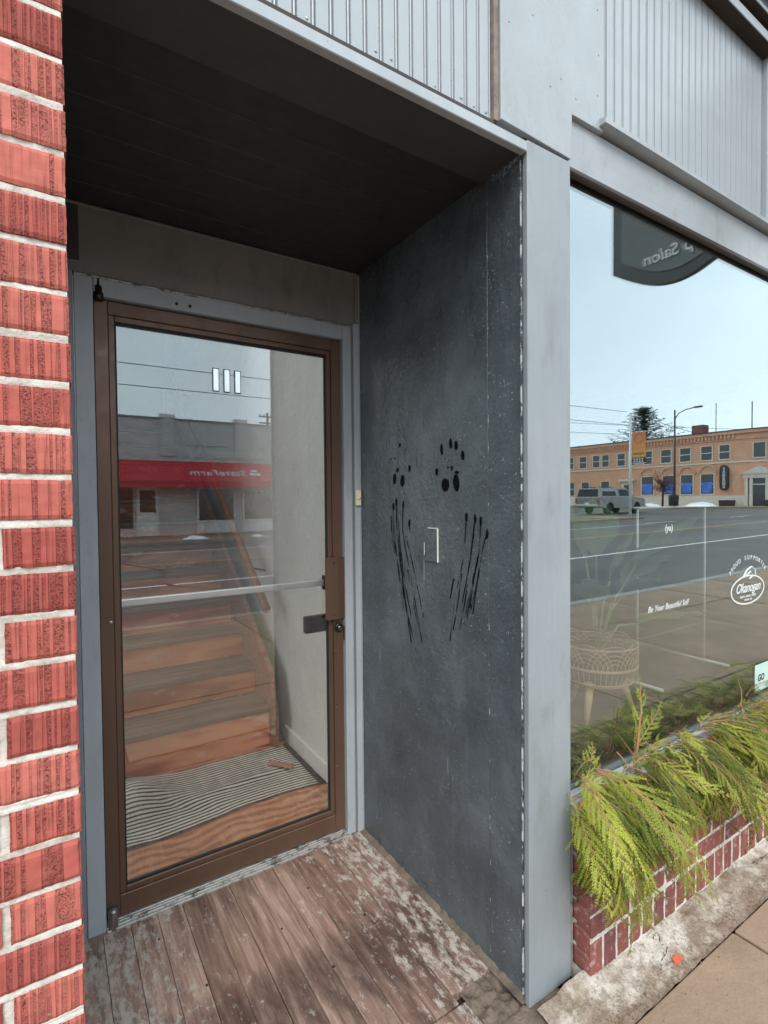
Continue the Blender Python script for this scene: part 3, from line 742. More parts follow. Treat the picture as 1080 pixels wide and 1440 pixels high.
o = bx('wall', 'brick_low', left, -6, -1.062, 1.02, 1.3, -.05, 3.6); o.location = at(left,0,0,0)

# ================================================================== SHOP WINDOW
YG = 1.020
win = thing('shop_window', 'large reflecting shop window with dark head tube and white lettering', 'shop window', loc=(2.6,YG,.48))
def wn_(name, mat, *a, bev=.0015):
    o = bx(name, mat, win, *a, bev=bev); o.location = at(win,0,0,0); return o
o = wn_('glass_pane', 'glass_shop', 1.2795, 4.22, YG, YG+.006, .50, 2.45, bev=0)
def wpart(mb, name, mat, sm=False):
    o = mb.build(name, mat, win, sm); o.location = at(win,0,0,0); return o
prof = [(1.007 + .0115*math.cos(R_(a)), 2.3745 + .0115*math.sin(R_(a))) for a in range(0, 360, 20)]
wpart(MB().prism(prof, 'x', 1.2795, 4.25), 'head_tube', 'bronze_dark')
wn_('sill_frame', 'alu', 1.281, 4.22, .968, 1.012, .484, .512)
wn_('sill_bead', 'alu', 1.281, 4.22, .998, 1.019, .5125, .53)
wn_('head_frame', 'bronze_dark', 1.28, 4.22, 1.027, 1.07, 2.40, 2.45)
wn_('end_frame', 'bronze_dark', 4.222, 4.26, 1.0, 1.09, .48, 2.37)
t = text_mesh('Be Your Beautiful Self', .030, .0006, .35, 0)
o = letters('lettering', t, 'white', win, at(win, 1.862, YG-.0012, 1.030), FACE_FRONT)
t = text_mesh('(ya)', .034, .0006, .1, .0); letters('lettering', t, 'white', win, at(win, 1.862, YG-.0012, 1.31), FACE_FRONT)
# supporter badge: oval outline, script word, arched line, small bird
bc = Vector((2.475, YG-.0012, 1.028))
def ring(a0, b0, a1, b1, c, n=48):
    mb = MB()
    for j in range(n):
        t0, t1 = 2*math.pi*j/n, 2*math.pi*(j+1)/n
        mb.prism([(c.x+a0*math.cos(t0), c.z+b0*math.sin(t0)), (c.x+a0*math.cos(t1), c.z+b0*math.sin(t1)), (c.x+a1*math.cos(t1), c.z+b1*math.sin(t1)), (c.x+a1*math.cos(t0), c.z+b1*math.sin(t0))], 'y', c.y-.0003, c.y+.0003)
    return mb
wpart(ring(.152, .062, .144, .056, bc), 'badge_outline', 'white')
t = text_mesh('Okanogan', .056, .0006, .45, .0006, .95); letters('lettering', t, 'white', win, at(win, bc.x, bc.y, bc.z+.008), FACE_FRONT)
mb = MB()
for (z_, x0_, n_) in ((-.027, -.07, 17), (-.042, -.03, 8)):
    for j in range(n_):
        if j % 6 != 5: mb.box(bc.x+x0_+.0085*j, bc.x+x0_+.0085*j+.0045, bc.y-.0003, bc.y+.0003, bc.z+z_-.004, bc.z+z_+.004)
wpart(mb, 'badge_small_print', 'white')
for j, ch in enumerate('PROUD SUPPORTER'):
    if ch == ' ': continue
    th_ = R_(152 - 124*j/14)
    t = text_mesh(ch, .026, .0006, 0, 0)
    letters('lettering', t, 'white', win, at(win, bc.x+.175*math.cos(th_), bc.y, bc.z+.03+.105*math.sin(th_)), (R_(90), -(th_-R_(90))*.75, 0))
wpart(MB().tube([(bc.x-.045,bc.y,bc.z+.055),(bc.x-.01,bc.y,bc.z+.085),(bc.x+.03,bc.y,bc.z+.095),(bc.x+.06,bc.y,bc.z+.08),(bc.x+.07,bc.y,bc.z+.05)], .003, 5), 'badge_bird', 'white')
wpart(MB().tube([(bc.x-.02,bc.y,bc.z+.06),(bc.x+.02,bc.y,bc.z+.075),(bc.x+.045,bc.y,bc.z+.055),(bc.x+.01,bc.y,bc.z+.045)], .0025, 5), 'badge_bird', 'white')
stk = plain('teal_sticker', (.50,.66,.62), .5, var=.1); MAT['sticker'] = stk
wn_('sticker', 'sticker', 2.545, 2.70, YG-.0014, YG-.0004, .575, .69, bev=0)
t = text_mesh('GO', .04, .0006, .1, .001); letters('lettering', t, 'ink', win, at(win, 2.60, YG-.0022, .63), FACE_FRONT)

# brick bulkhead
bulk = thing('brick_bulkhead', 'dark red brick bulkhead under the shop window behind the cedar garland', 'brick bulkhead', loc=(2.5,.94,0))
YB = .935
rowl = [rough_brick(.056, .098, .05, 40+k, 'brick_low', 8, 12, .0012, .0025) for k in range(4)]
strl = [rough_brick(.192, .058, .05, 50+k, 'brick_low', 24, 8, .0012, .0025) for k in range(4)]
x = 1.302; 
while x < 4.2:
    inst('brick', rnd.choice(rowl), bulk, at(bulk, x+.028, YB+rnd.uniform(-.002,.002), .068+rnd.uniform(-.002,.002)), (0, rnd.uniform(-.02,.02), 0)); x += .0665
for k in range(4):
    x = 1.302 - (k % 2)*.10 + .0; zc = .1275 + .034 + .068*k
    while x < 4.2:
        if x < 1.30:
            me = rough_brick(.092, .058, .05, 70+k, 'brick_low', 12, 8, .0012, .0025) if True else None
            inst('brick', me, bulk, at(bulk, 1.302+.046, YB, zc)); x += .202
        else:
            inst('brick', rnd.choice(strl), bulk, at(bulk, x+.096, YB+rnd.uniform(-.002,.002), zc), (0, rnd.uniform(-.006,.006), 0)); x += .202
for k in range(6):     # the short return beside the post
    inst('brick', rough_brick(.058, .058, .05, 80+k, 'brick_low', 8, 8, .001, .002), bulk, at(bulk, 1.3005, .97, .05+.068*k), (0, 0, R_(-90)))
o = bx('mortar', 'mortar', bulk, 1.3035, 4.2, YB+.0035, 1.05, -.03, .43, 0); o.location = at(bulk,0,0,0)
o = bx('sill_board', 'brick_low', bulk, 1.305, 4.2, .945, 1.05, .432, .482); o.location = at(bulk,0,0,0)

# ================================================================== CEDAR GARLAND
def cedar_spray(seed, L=.34, droop=1.0, width=.085, nb=26):
    """flat feathery cedar spray: rachis, alternate branchlets, each set with thin scale-leaf twigs"""
    r = random.Random(seed); mb = MB()
    pts = []
    a = r.uniform(.15, .6); p = Vector((0,0,0)); n = 26; cv = r.uniform(-.5,.5)
    for i in range(n+1):
        pts.append(p.copy()); s = i/n
        ang = a - droop*(a+1.40)*min(1, s*1.2)**.85
        p = p + Vector((math.cos(ang)*math.cos(cv*s), math.sin(cv*s), math.sin(ang)))*(L/n)
    def axis(s):
        f = s*n; i = min(int(f), n-1); return pts[i].lerp(pts[i+1], f-i), (pts[i+1]-pts[i]).normalized()
    bm = mb.bm
    def leaf(p, d, side, l, w):
        q = [p, p + d*l*.4 + side*w, p + d*l, p + d*l*.4 - side*w]
        bm.faces.new([bm.verts.new(v) for v in q])
    def twig(q, bd, bl, nrm, d, lw, sub):
        m = max(3, int(bl/.0068)); bs = bd.cross(nrm).normalized()
        for j in range(m):
            t = j/m
            bd2 = (bd + d*.5*t + Vector((0,0,-.30*t))).normalized()
            leaf(q, bd2, bs, bl/m*1.3, lw*(1-.4*t))
            if sub and 0 < j < m-1:
                for sg in (-1, 1):
                    ld = (bd2*.86 + bs*sg*.52 + nrm*r.uniform(-.15,.15)).normalized()
                    leaf(q, ld, ld.cross(nrm).normalized(), .016*(1-.5*t)*r.uniform(.65,1.2), lw*.78)
            q = q + bd2*bl/m
    for k in range(nb):
        s = .05 + .94*k/(nb-1); p, d = axis(s)
        sd = 1 if k % 2 else -1
        sidev = Vector((0,1,0)) - d*d.y; sidev.normalize()
        nrm = (d.cross(sidev) + sidev*r.uniform(-.25,.25)).normalized()
        bl = width*(.40 + .75*math.sin(math.pi*min(1, s*.9+.12)))*(1.08-.62*s)*r.uniform(.65,1.25)
        bd = (d*.84 + sidev*sd*.54 + nrm*r.uniform(-.32,.32)).normalized()
        twig(p, bd, bl, nrm, d, .0017, True)
    leaf(axis(1.0)[0], axis(1.0)[1], Vector((0,1,0)), .02, .002)
    me = mb.mesh('spray', 'cedar')
    tm = MB().tube([pts[i] for i in range(0, n+1, 2)], [.0019*(1-.75*i/n) for i in range(0, n+1, 2)], 5).mesh('twig', 'cedar_stem')
    return me, tm
gar = thing('cedar_garland', 'yellow green cedar garland draped along the brick sill under the shop window', 'garland', loc=(2.4,.95,.47))
rnd = random.Random(21)
SPR = [cedar_spray(i, rnd.uniform(.24,.40), rnd.uniform(.8,1.15), rnd.uniform(.07,.10), 24) for i in range(14)]
SHORT = [cedar_spray(30+i, rnd.uniform(.14,.20), rnd.uniform(.6,.9), .06, 16) for i in range(5)]
UPR = [cedar_spray(60, .20, .25, .05, 18), cedar_spray(61, .13, .35, .055, 14)]
def spray(pair, x, y, z, az, pitch=0, roll=0, sc=1.0):
    o = inst('spray', pair[0], gar, at(gar, x, y, z), (roll, pitch, az), (sc,)*3)
    o2 = bpy.data.objects.new('twig', pair[1]); COL.objects.link(o2); o2.parent = o
    return o
x = 1.275; n = 0
while x < 3.0:
    dens = 1 if x < 2.7 else .6
    spray(rnd.choice(SPR), x+rnd.uniform(-.02,.02), .915+rnd.uniform(-.02,.015), .50+rnd.uniform(-.03,.02), R_(-105+rnd.gauss(0,28)), R_(rnd.uniform(42,78)), R_(rnd.uniform(-35,35)), rnd.uniform(.6,1.0)); n += 1
    for j in range(4):
        az = R_(-98 + rnd.gauss(8, 40)); lay = j/3
        if x < 1.36: az = R_(rnd.uniform(-135,-50))
        spray(rnd.choice(SPR), x+rnd.uniform(-.02,.02), .965+rnd.uniform(-.035,.03), .53+.06*lay+rnd.uniform(-.02,.02), az, R_(rnd.uniform(-12,45)), R_(rnd.uniform(-40,40)), rnd.uniform(.68,1.22)*(1 if x < 2.1 else .92)); n += 1
    spray(rnd.choice(SHORT), x+rnd.uniform(-.02,.02), .975+rnd.uniform(-.03,.03), .565+rnd.uniform(-.01,.03), R_(rnd.uniform(-170,30)), R_(rnd.uniform(-40,5)), R_(rnd.uniform(-30,30)), rnd.uniform(.8,1.1)); n += 1
    x += .040/dens
for (dx, az, sc, pt_) in ((1.305,-98,1.25,34),(1.31,-90,1.35,36),(1.325,-80,1.2,30),(1.30,-104,1.0,30),(1.335,-88,1.25,30),(1.32,-96,1.15,34),(1.37,-78,1.1,22),(1.312,-138,1.2,66),(1.325,-130,1.3,62),(1.32,-150,1.25,72),(1.335,-125,1.1,60),(1.355,-128,1.2,66),(1.315,-145,.9,50),(1.34,-140,1.3,74),(1.375,-120,1.15,64),(1.33,-160,1.0,60)):
    spray(SPR[n % 14], dx, .945, .535, R_(az), R_(pt_), R_(rnd.uniform(-15,15)), sc); n += 1
spray(SPR[2], 1.96, .90, .44, R_(-60), R_(38), R_(10), 1.3)
spray(SPR[5], 2.0, .90, .42, R_(-40), R_(40), R_(-10), 1.15)
spray(UPR[0], 1.585, .985, .56, R_(25), R_(-62), R_(70), 1.4)
spray(UPR[0], 1.60, .985, .60, R_(5), R_(-25), R_(40), 1.05)
spray(UPR[1], 1.59, .985, .58, R_(160), R_(-50), R_(60), .9)
spray(UPR[1], 1.315, .975, .56, R_(20), R_(-35), R_(50), 1.1)
spray(UPR[1], 2.33, .985, .57, R_(30), R_(-45), R_(60), 1.0)
for k in range(52):
    x = 1.31 + .027*k
    spray(SPR[(k*5) % 14], x, .905+rnd.uniform(-.012,.012), .475+rnd.uniform(-.03,.03), R_(-110+rnd.gauss(0,30)), R_(rnd.uniform(55,84)), R_(rnd.uniform(-50,50)), rnd.uniform(.6,.95)); n += 1
cp = [(1.29 + .16*i, .965 + .012*math.sin(i*1.9), .515 + .012*math.sin(i*2.7)) for i in range(16)]
o = MB().tube(spl(cp, 3), .011, 7).build('stem', 'cedar_stem', gar); o.location = at(gar,0,0,0)
o = MB().tube([(1.57,.965,.50),(1.595,.975,.585),(1.615,.98,.655),(1.62,.98,.70)], [.004,.0036,.0028,.002], 6).build('twig', 'cedar_stem', gar); o.location = at(gar,0,0,0)
o = MB().tube([(1.305,.925,.45),(1.295,.91,.38),(1.285,.905,.315)], [.003,.003,.0025], 6).build('twig', 'cedar_stem', gar); o.location = at(gar,0,0,0)
o = MB().tube([(1.70,.95,.55),(1.80,.90,.52),(1.87,.865,.44),(1.93,.85,.36)], [.0035,.003,.0028,.002], 6).build('twig', 'cedar_stem', gar); o.location = at(gar,0,0,0)

# ================================================================== SIDEWALK, LEDGE, ROAD
ledge = tag(None or MB().grid(150, 16, lambda u, v: Vector((1.10+2.9*u, .803+.157*v, -.006 + .034*v**1.3*(.7+.5*mnoise.noise(Vector((u*18, v*1.5, 1)))) + .008*mnoise.noise(Vector((u*60, v*6, 2))) + .004*mnoise.noise(Vector((u*170, v*14, 4)))))).build('concrete_ledge', 'ledge', None, True), 'rough pale concrete footing along the base of the brick bulkhead', 'concrete ledge', kind='structure')
led2 = tag(MB().grid(120, 10, lambda u, v: Vector((-1.2+2.42*u, .80+.20*v + (0 if u < .9 else 0), -.010 + .012*mnoise.noise(Vector((u*20, v*2, 7))) + .005*mnoise.noise(Vector((u*60, v*8, 9)))))).build('porch_footing', 'ledge_dirty', None, True), 'crumbling pale concrete footing in front of the porch planks', 'concrete ledge', kind='structure')
def ledge_z(x, y):
    u = (x-1.10)/2.9; v = (y-.803)/.157
    return -.006 + .034*max(0,v)**1.3*(.7+.5*mnoise.noise(Vector((u*18, v*1.5, 1)))) + .008*mnoise.noise(Vector((u*60, v*6, 2))) + .004*mnoise.noise(Vector((u*170, v*14, 4)))
cpts = spl([(1.615,.938),(1.618,.915),(1.603,.90),(1.61,.885),(1.585,.872),(1.548,.866),(1.53,.857),(1.50,.852),(1.49,.838)], 5)
o = MB().tube([(x, y, ledge_z(x, y)-.0008) for (x, y) in cpts], [.0010 + .0012*abs(mnoise.noise(Vector((i*.6,0,0)))) for i in range(len(cpts))], 5).build('crack', 'black', ledge)
zs = ledge_z(1.59,.842)
scrap = tag(MB().prism([(1.572,.838),(1.585,.829),(1.596,.835),(1.609,.833),(1.612,.845),(1.598,.853),(1.59,.849),(1.579,.853)], 'z', zs-.002, zs+.006).build('orange_scrap', 'orange'), 'small orange scrap lying on the concrete footing', 'scrap')
walk = thing('sidewalk', 'brown grey concrete sidewalk slabs along the shopfront', 'sidewalk', kind='structure')
rows = [(.805, .045), (.045, -1.50), (-1.50, -2.40)]
for (ya, yb) in rows:
    x = 1.853 - 1.52*5
    while x < 46:
        w = 1.52
        z = gz(x+w/2)
        mb = MB().box(-w/2+.006, w/2-.006, (yb-ya)/2+.006, (ya-yb)/2-.006, -.14, 0, .004)
        o = mb.build('slab', 'walk', walk, loc=(x+w/2, (ya+yb)/2, z + rnd.uniform(-.0015,.0015)))
        o.rotation_euler = (0, -math.atan(.0105) if x > 8 else 0, 0)
        x += w
o = bx('bedding', 'black', walk, -8, 8, -2.4, 1.0, -.16, -.09, 0)
kb = thing('kerb', 'pale concrete kerb along the near sidewalk', 'kerb', kind='structure')
for k in range(18):
    x = -6 + 3*k; o = MB().box(-1.495, 1.495, -.09, .09, -.2, .0, .015).build('kerb_stone', 'kerb', kb, loc=(x+1.5, -2.50, gz(x+1.5)))
    o.rotation_euler = (0, -math.atan(.0105) if x > 8 else 0, 0)
xs_ = [-400, -60, -10, 0, 8] + [10+5*i for i in range(25)] + [140, 200, 500]
ys_ = [-500, -200, -100, -60, -40, -30, -20, -12, -8, -4, -2.45]
mb = MB(); gv = [[mb.bm.verts.new((x, y, gz(x)-.12)) for y in ys_] for x in xs_]
for i in range(len(xs_)-1):
    for j in range(len(ys_)-1): mb.bm.faces.new((gv[i][j], gv[i+1][j], gv[i+1][j+1], gv[i][j+1]))
road = tag(mb.build('road', 'asphalt'), 'dark worn asphalt street running along the shopfront', 'road', kind='structure')
bk = tag(bx('ground', 'asphalt', None, -400, 500, -2.42, 500, -.5, -.165, 0), 'ground under the buildings', 'ground', kind='structure')
def strip(name, mat, pts, w, label):
    mb = MB(); pts = [Vector((p[0], p[1], 0)) for p in pts]
    for a, b_ in zip(pts, pts[1:]):
        n_ = max(1, int((b_-a).length/4)); s = (b_-a).normalized().cross(Vector((0,0,1)))*w/2
        for i in range(n_):
            p, q = a.lerp(b_, i/n_), a.lerp(b_, (i+1)/n_)
            v = [p+s, q+s, q-s, p-s]
            mb.bm.faces.new([mb.bm.verts.new((c.x, c.y, gz(c.x)-.12+.005)) for c in v])
    return tag(mb.build(name, mat), label, 'road marking', kind='structure')
strip('parking_line', 'line_white', [(-30,-6.2),(120,-6.7)], .13, 'white line between the near lane and the parking strip')
strip('centre_line', 'line_yellow', [(-30,-9.6),(120,-10.6)], .12, 'yellow centre line on the street')
strip('far_line', 'line_white', [(-30,-12.9),(26,-13.1)], .12, 'white line along the far lane')
for k in range(4): strip('lane_dash', 'line_white', [(17+9*k,-13.4),(20+9*k,-13.5)], .14, 'short white dashes on the far lane')
o = strip('tar_seam', 'tar', spl([(1.6,-13.2),(1.9,-12.2),(1.5,-10.6),(2.1,-8.6),(1.8,-6.4),(3.2,-4.6)], 4), .10, 'black tar filled crack across the street')

# ================================================================== STAIRWELL BEHIND THE DOOR
room = thing('stairwell', 'plastered walls and ceiling of the stairwell behind the glass door', 'stairwell', kind='structure')
bx('wall_right', 'plaster', room, 1.146, 1.25, 2.031, 6.6, -.02, 5.3, 0)
bx('wall_left', 'plaster', room, -.12, .02, 3.35, 6.6, -.02, 5.3, 0)
bx('wall_left', 'plaster', room, -.12, .02, 1.972, 2.03, -.02, 2.5, 0)
bx('added_opening_sill', 'white_paint', room, -.12, .02, 2.031, 3.349, -.02, .10, 0)      # unseen side opening and court, added to let daylight onto the landing
bx('added_opening_lintel', 'plaster', room, -.12, .02, 2.031, 3.349, 2.36, 2.60, 0)  # head of the added daylight opening
bx('added_court_floor', 'kerb', room, -8, -.121, 1.31, 7, -.16, -.03, 0)  # unseen ground added outside the daylight opening
bx('wall_back', 'plaster', room, -.12, 1.25, 6.6, 6.7, -.02, 5.3, 0)
bx('ceiling', 'plaster', room, -.12, 1.25, 1.972, 2.10, 2.61, 2.7, 0)      # the rest of the bay is left open, an added skylight brightening the landing
bx('added_rooflight_frame', 'white_paint', room, -.12, 1.25, 3.38, 3.45, 2.61, 2.7, 0)  # edge of the added roof opening, out of view
MB().prism([(3.451,2.62),(3.451,2.78),(6.6,5.3),(6.6,5.2)], 'x', -.12, 1.25).build('sloping_ceiling', 'plaster', room)
bx('landing', 'plywood', room, .021, 1.145, 1.99, 2.885, -.03, .02, .001)
bx('skirting', 'plaster', room, 1.128, 1.1458, 2.04, 2.86, .0205, .11, .003)
stair = thing('staircase', 'worn brown wooden staircase rising behind the glass door', 'staircase', loc=(.5,2.88,0))
for k in range(13):
    zt = .25 + .17*k; yn = 2.845 + .24*k; zb = .02 if k == 0 else zt-.17
    o = MB().box(.022, 1.04, yn+.025, yn+.043, zb+.0005, zt-.032, .001).build('riser', 'riser', stair); o.location = at(stair,0,0,0)
    o = MB().box(.022, 1.055, yn, yn+.265, zt-.031, zt, .007, seg=3).build('tread', 'tread', stair); o.location = at(stair,0,0,0)
o = MB().prism([(2.79,.021),(2.79,.20),(2.86,.44),(5.9,2.60),(5.9,1.9),(3.2,.021)], 'x', 1.0405, 1.068).build('stringer', 'stringer', stair); o.location = at(stair,0,0,0)
o = MB().prism([(2.872,.022),(2.872,.21),(5.9,2.35),(5.9,.022)], 'x', .03, 1.03)
o.bm.free()
hr = thing('handrail', 'brown wooden handrail running up the stairwell wall', 'handrail', loc=(1.05,3,.9))
d = Vector((0, 1, .722)).normalized(); n_ = Vector((0, -.722, 1)).normalized()
mb = MB(); a0 = Vector((1.03, 2.86, .80)); a1 = Vector((1.03, 5.6, .80+2.74*.722))
mb.tube([a0 - d*.01, a0, a0.lerp(a1,.5), a1], [.018,.024,.024,.024], 14)
o = mb.build('rail', 'rail', hr, True); o.location = at(hr,0,0,0)
for t_ in (.12, .5, .85):
    p = a0.lerp(a1, t_); o = MB().tube([p - n_*.02, p - n_*.05 + Vector((.04,0,0)), p + Vector((.118,0,-.06))], .007, 6).build('bracket', 'darkmetal', hr); o.location = at(hr,0,0,0)

rug = thing('striped_rug', 'black and cream striped woven rug rumpled on the landing', 'rug', loc=(.6,2.55,.02))
mb = MB(); uvs = {}
def rugp(u, v):
    x = .06 + 1.03*u; 
    y = 2.30 + .50*v - .05*math.sin(u*5.5+.4)*(1-v)*.6 + .03*(1-u)**2
    z = .027
    fold = math.exp(-((u-.22)/.13)**2)*math.exp(-((v-.72)/.33)**2)
    z += .12*fold
    y += -.10*fold
    z += .022*max(0, math.sin(u*11 + v*5.5))*math.exp(-((u-.30)/.28)**2)*math.exp(-((v-.35)/.35)**2)
    z += .012*math.exp(-(((v-.42)-.25*(u-.6))/.06)**2)*math.exp(-((u-.72)/.25)**2)
    z += .003*mnoise.noise(Vector((u*9, v*7, 1)))
    return Vector((x, y, z))
NU, NV = 110, 70
mb.grid(NU, NV, rugp)
bmesh.ops.solidify(mb.bm, geom=mb.bm.faces[:], thickness=.004)
me = mb.mesh('weave', 'rug', True)
uvl = me.uv_layers.new(name='UVMap')
# woven coordinates: invert by nearest grid parameter (vertices keep their creation order)
par = [(i/NU, j/NV) for i in range(NU+1) for j in range(NV+1)]
nvv = len(par)
for lp in me.loops:
    uvl.data[lp.index].uv = par[lp.vertex_index % nvv]
inst('weave', me, rug, at(rug,0,0,0))
mb = MB()
for k in range(64):
    v = k/63; p = rugp(1.0, v); q = p + Vector((rnd.uniform(.022,.042), rnd.uniform(-.012,.012), -.003))
    q.x = min(q.x, 1.126)
    mb.tube([p, p.lerp(q,.5)+Vector((0,rnd.uniform(-.004,.004),.004)), q], [.0028,.0026,.0018], 4)
o = mb.build('fringe', 'rug_fringe', rug); o.location = at(rug,0,0,0)
shim = tag(MB().box(-.075,.075,-.018,.018,0,.012,.003).build('wood_shim', 'rail', None, loc=(.985,2.56,.040)), 'small brown wood offcut lying on the striped rug', 'wood offcut')
shim.rotation_euler = (0,0,R_(-52))

# ================================================================== SHOP INTERIOR
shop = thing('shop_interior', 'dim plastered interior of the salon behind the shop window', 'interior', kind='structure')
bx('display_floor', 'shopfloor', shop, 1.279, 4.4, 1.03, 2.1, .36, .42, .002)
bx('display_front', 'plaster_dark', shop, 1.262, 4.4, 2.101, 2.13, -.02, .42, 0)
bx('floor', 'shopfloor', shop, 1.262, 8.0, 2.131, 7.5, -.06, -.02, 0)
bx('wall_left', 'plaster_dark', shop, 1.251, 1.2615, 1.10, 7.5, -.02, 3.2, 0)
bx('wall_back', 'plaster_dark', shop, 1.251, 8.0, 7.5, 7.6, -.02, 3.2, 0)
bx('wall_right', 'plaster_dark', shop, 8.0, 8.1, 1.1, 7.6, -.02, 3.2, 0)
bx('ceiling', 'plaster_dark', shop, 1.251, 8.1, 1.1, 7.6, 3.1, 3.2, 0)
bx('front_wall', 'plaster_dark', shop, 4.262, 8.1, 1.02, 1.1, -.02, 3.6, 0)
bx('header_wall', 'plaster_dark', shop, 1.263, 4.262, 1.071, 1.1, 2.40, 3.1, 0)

bask = thing('rattan_planter', 'round rattan basket planter on splayed pale wooden legs behind the shop window', 'planter', loc=(2.13,1.50,.42))
c0 = Vector((0,0,0))
for k in range(3):
    a = R_(200 + 120*k); v = Vector((math.cos(a), math.sin(a), 0))
    MB().tube([v*.165 + Vector((0,0,.0)), v*.105 + Vector((0,0,.175))], [.012,.021], 12).build('leg', 'legwood', bask, True)
RB = .175
mb = MB()
for z, r in ((.165,RB*.86),(.175,RB*.9),(.24,RB),(.245,RB),(.335,RB)):
    mb.tube([(r*math.cos(2*math.pi*j/28), r*math.sin(2*math.pi*j/28), z) for j in range(29)], .0035, 5, False)
mb.build('hoops', 'rattan', bask)
mb = MB()
for j in range(44):
    a = 2*math.pi*j/44; mb.tube([(RB*.86*math.cos(a), RB*.86*math.sin(a), .165),(RB*math.cos(a), RB*math.sin(a), .245)], .0022, 4)
mb.build('stakes', 'rattan', bask)
mb = MB()
for j in range(9):
    a0_ = 2*math.pi*j/9
    for r in (.115,.095,.075,.055,.035):
        mb.tube([(RB*math.cos(a0_+r/RB*math.cos(t*math.pi/10)), RB*math.sin(a0_+r/RB*math.cos(t*math.pi/10)), .245+r*.95*math.sin(t*math.pi/10)) for t in range(11)], .002, 4)
mb.build('fan_weave', 'rattan', bask)
MB().lathe([(.12,.17),(.14,.25),(.145,.30),(.13,.305),(.10,.28)], (0,0,0), 24).build('liner', 'bark', bask, True)
plant = thing('broadleaf_houseplant', 'pale green broad leaved houseplant in the rattan planter', 'houseplant', loc=(2.13,1.50,.70))
def big_leaf(base, tip, w, sag):
    mb = MB(); base = Vector(base); tip = Vector(tip); d = tip-base; sd = d.cross(Vector((0,0,1))).normalized()
    def f(u, v):
        p = base.lerp(tip, u) + Vector((0,0,-sag*u*u)); wd = w*math.sin(math.pi*min(1,max(.02,u)**.75))*(1-.25*u)
        return p + sd*(v-.5)*2*wd + Vector((0,0,.25*abs(v-.5)*2*wd + .01*math.sin(u*16)))
    mb.grid(16, 6, f); bmesh.ops.solidify(mb.bm, geom=mb.bm.faces[:], thickness=.002)
    return mb
for (tx, ty, tz, w, sag) in ((-.20,-.1,.42,.085,.05),(.05,-.16,.62,.10,.05),(.42,-.12,.55,.11,.12),(.62,.05,.42,.10,.16),(.75,-.14,.20,.09,.10),(-.05,.12,.75,.11,.05),(.30,.22,.80,.12,.08),(.55,-.2,.72,.10,.1)):
    m_ = Vector((tx*.35, ty*.35, tz*.55))
    MB().tube([(0,0,-.02), m_*.5+Vector((0,0,.06)), m_], .005, 6).build('stalk', 'leaf', plant, True)
    big_leaf(m_, (tx,ty,tz), w, sag).build('leaf', 'leaf', plant, True)
rack = thing('garment_rack', 'thin white metal garment rack standing inside the shop window', 'garment rack', loc=(3.0,1.66,.42))
for x in (2.62, 3.32):
    o = MB().tube([(x,1.60,.42),(x,1.60,1.36)], .006, 8).build('upright', 'white_paint', rack, True); o.location = at(rack,0,0,0)
    o = MB().tube([(x,1.46,.432),(x,1.86,.432)], .009, 8).build('foot', 'white_paint', rack, True); o.location = at(rack,0,0,0)
o = MB().tube([(2.58,1.60,1.365),(3.36,1.60,1.365)], .007, 8).build('top_bar', 'white_paint', rack, True); o.location = at(rack,0,0,0)
# ================================================================== BLADE SIGN over the sidewalk
SY = -.075
sign = thing('salon_blade_sign', 'dark projecting blade sign with rounded lower edge and pale salon lettering', 'sign', loc=(2.75,.9,2.6))
def spart(mb, nm, mt):
    o = mb.build(nm, mt, sign); o.location = at(sign,0,0,0); return o
MAT['sign_frame'] = plain('sign_frame_black', (.018,.018,.02), .4)
MAT['sign_face'] = plain('sign_face_grey', (.085,.095,.095), .45)
def arc(y0, y1, z_end, sag, zt, n=18):
    pts = [(y0, zt)]
    for i in range(n+1):
        t = i/n; y = y0 + (y1-y0)*t; pts.append((y, z_end - sag*math.sin(math.pi*t)))
    pts.append((y1, zt)); return pts
spart(MB().prism(arc(.30+SY, 1.0+SY, 2.685, .15, 3.35), 'x', 2.73, 2.77), 'board', 'sign_frame')
spart(MB().prism(arc(.355+SY, .97+SY, 2.735, .14, 3.30), 'x', 2.7255, 2.7298), 'face', 'sign_face')
t = text_mesh('op Salon', .088, .004, .15, .001)
letters('lettering', t, 'white', sign, at(sign, 2.7225, .64+SY, 2.69), (R_(90), 0, R_(-90)))
spart(MB().tube([(2.75,.30,3.38),(2.75,1.04,3.38)], .015, 8), 'bracket', 'darkmetal')

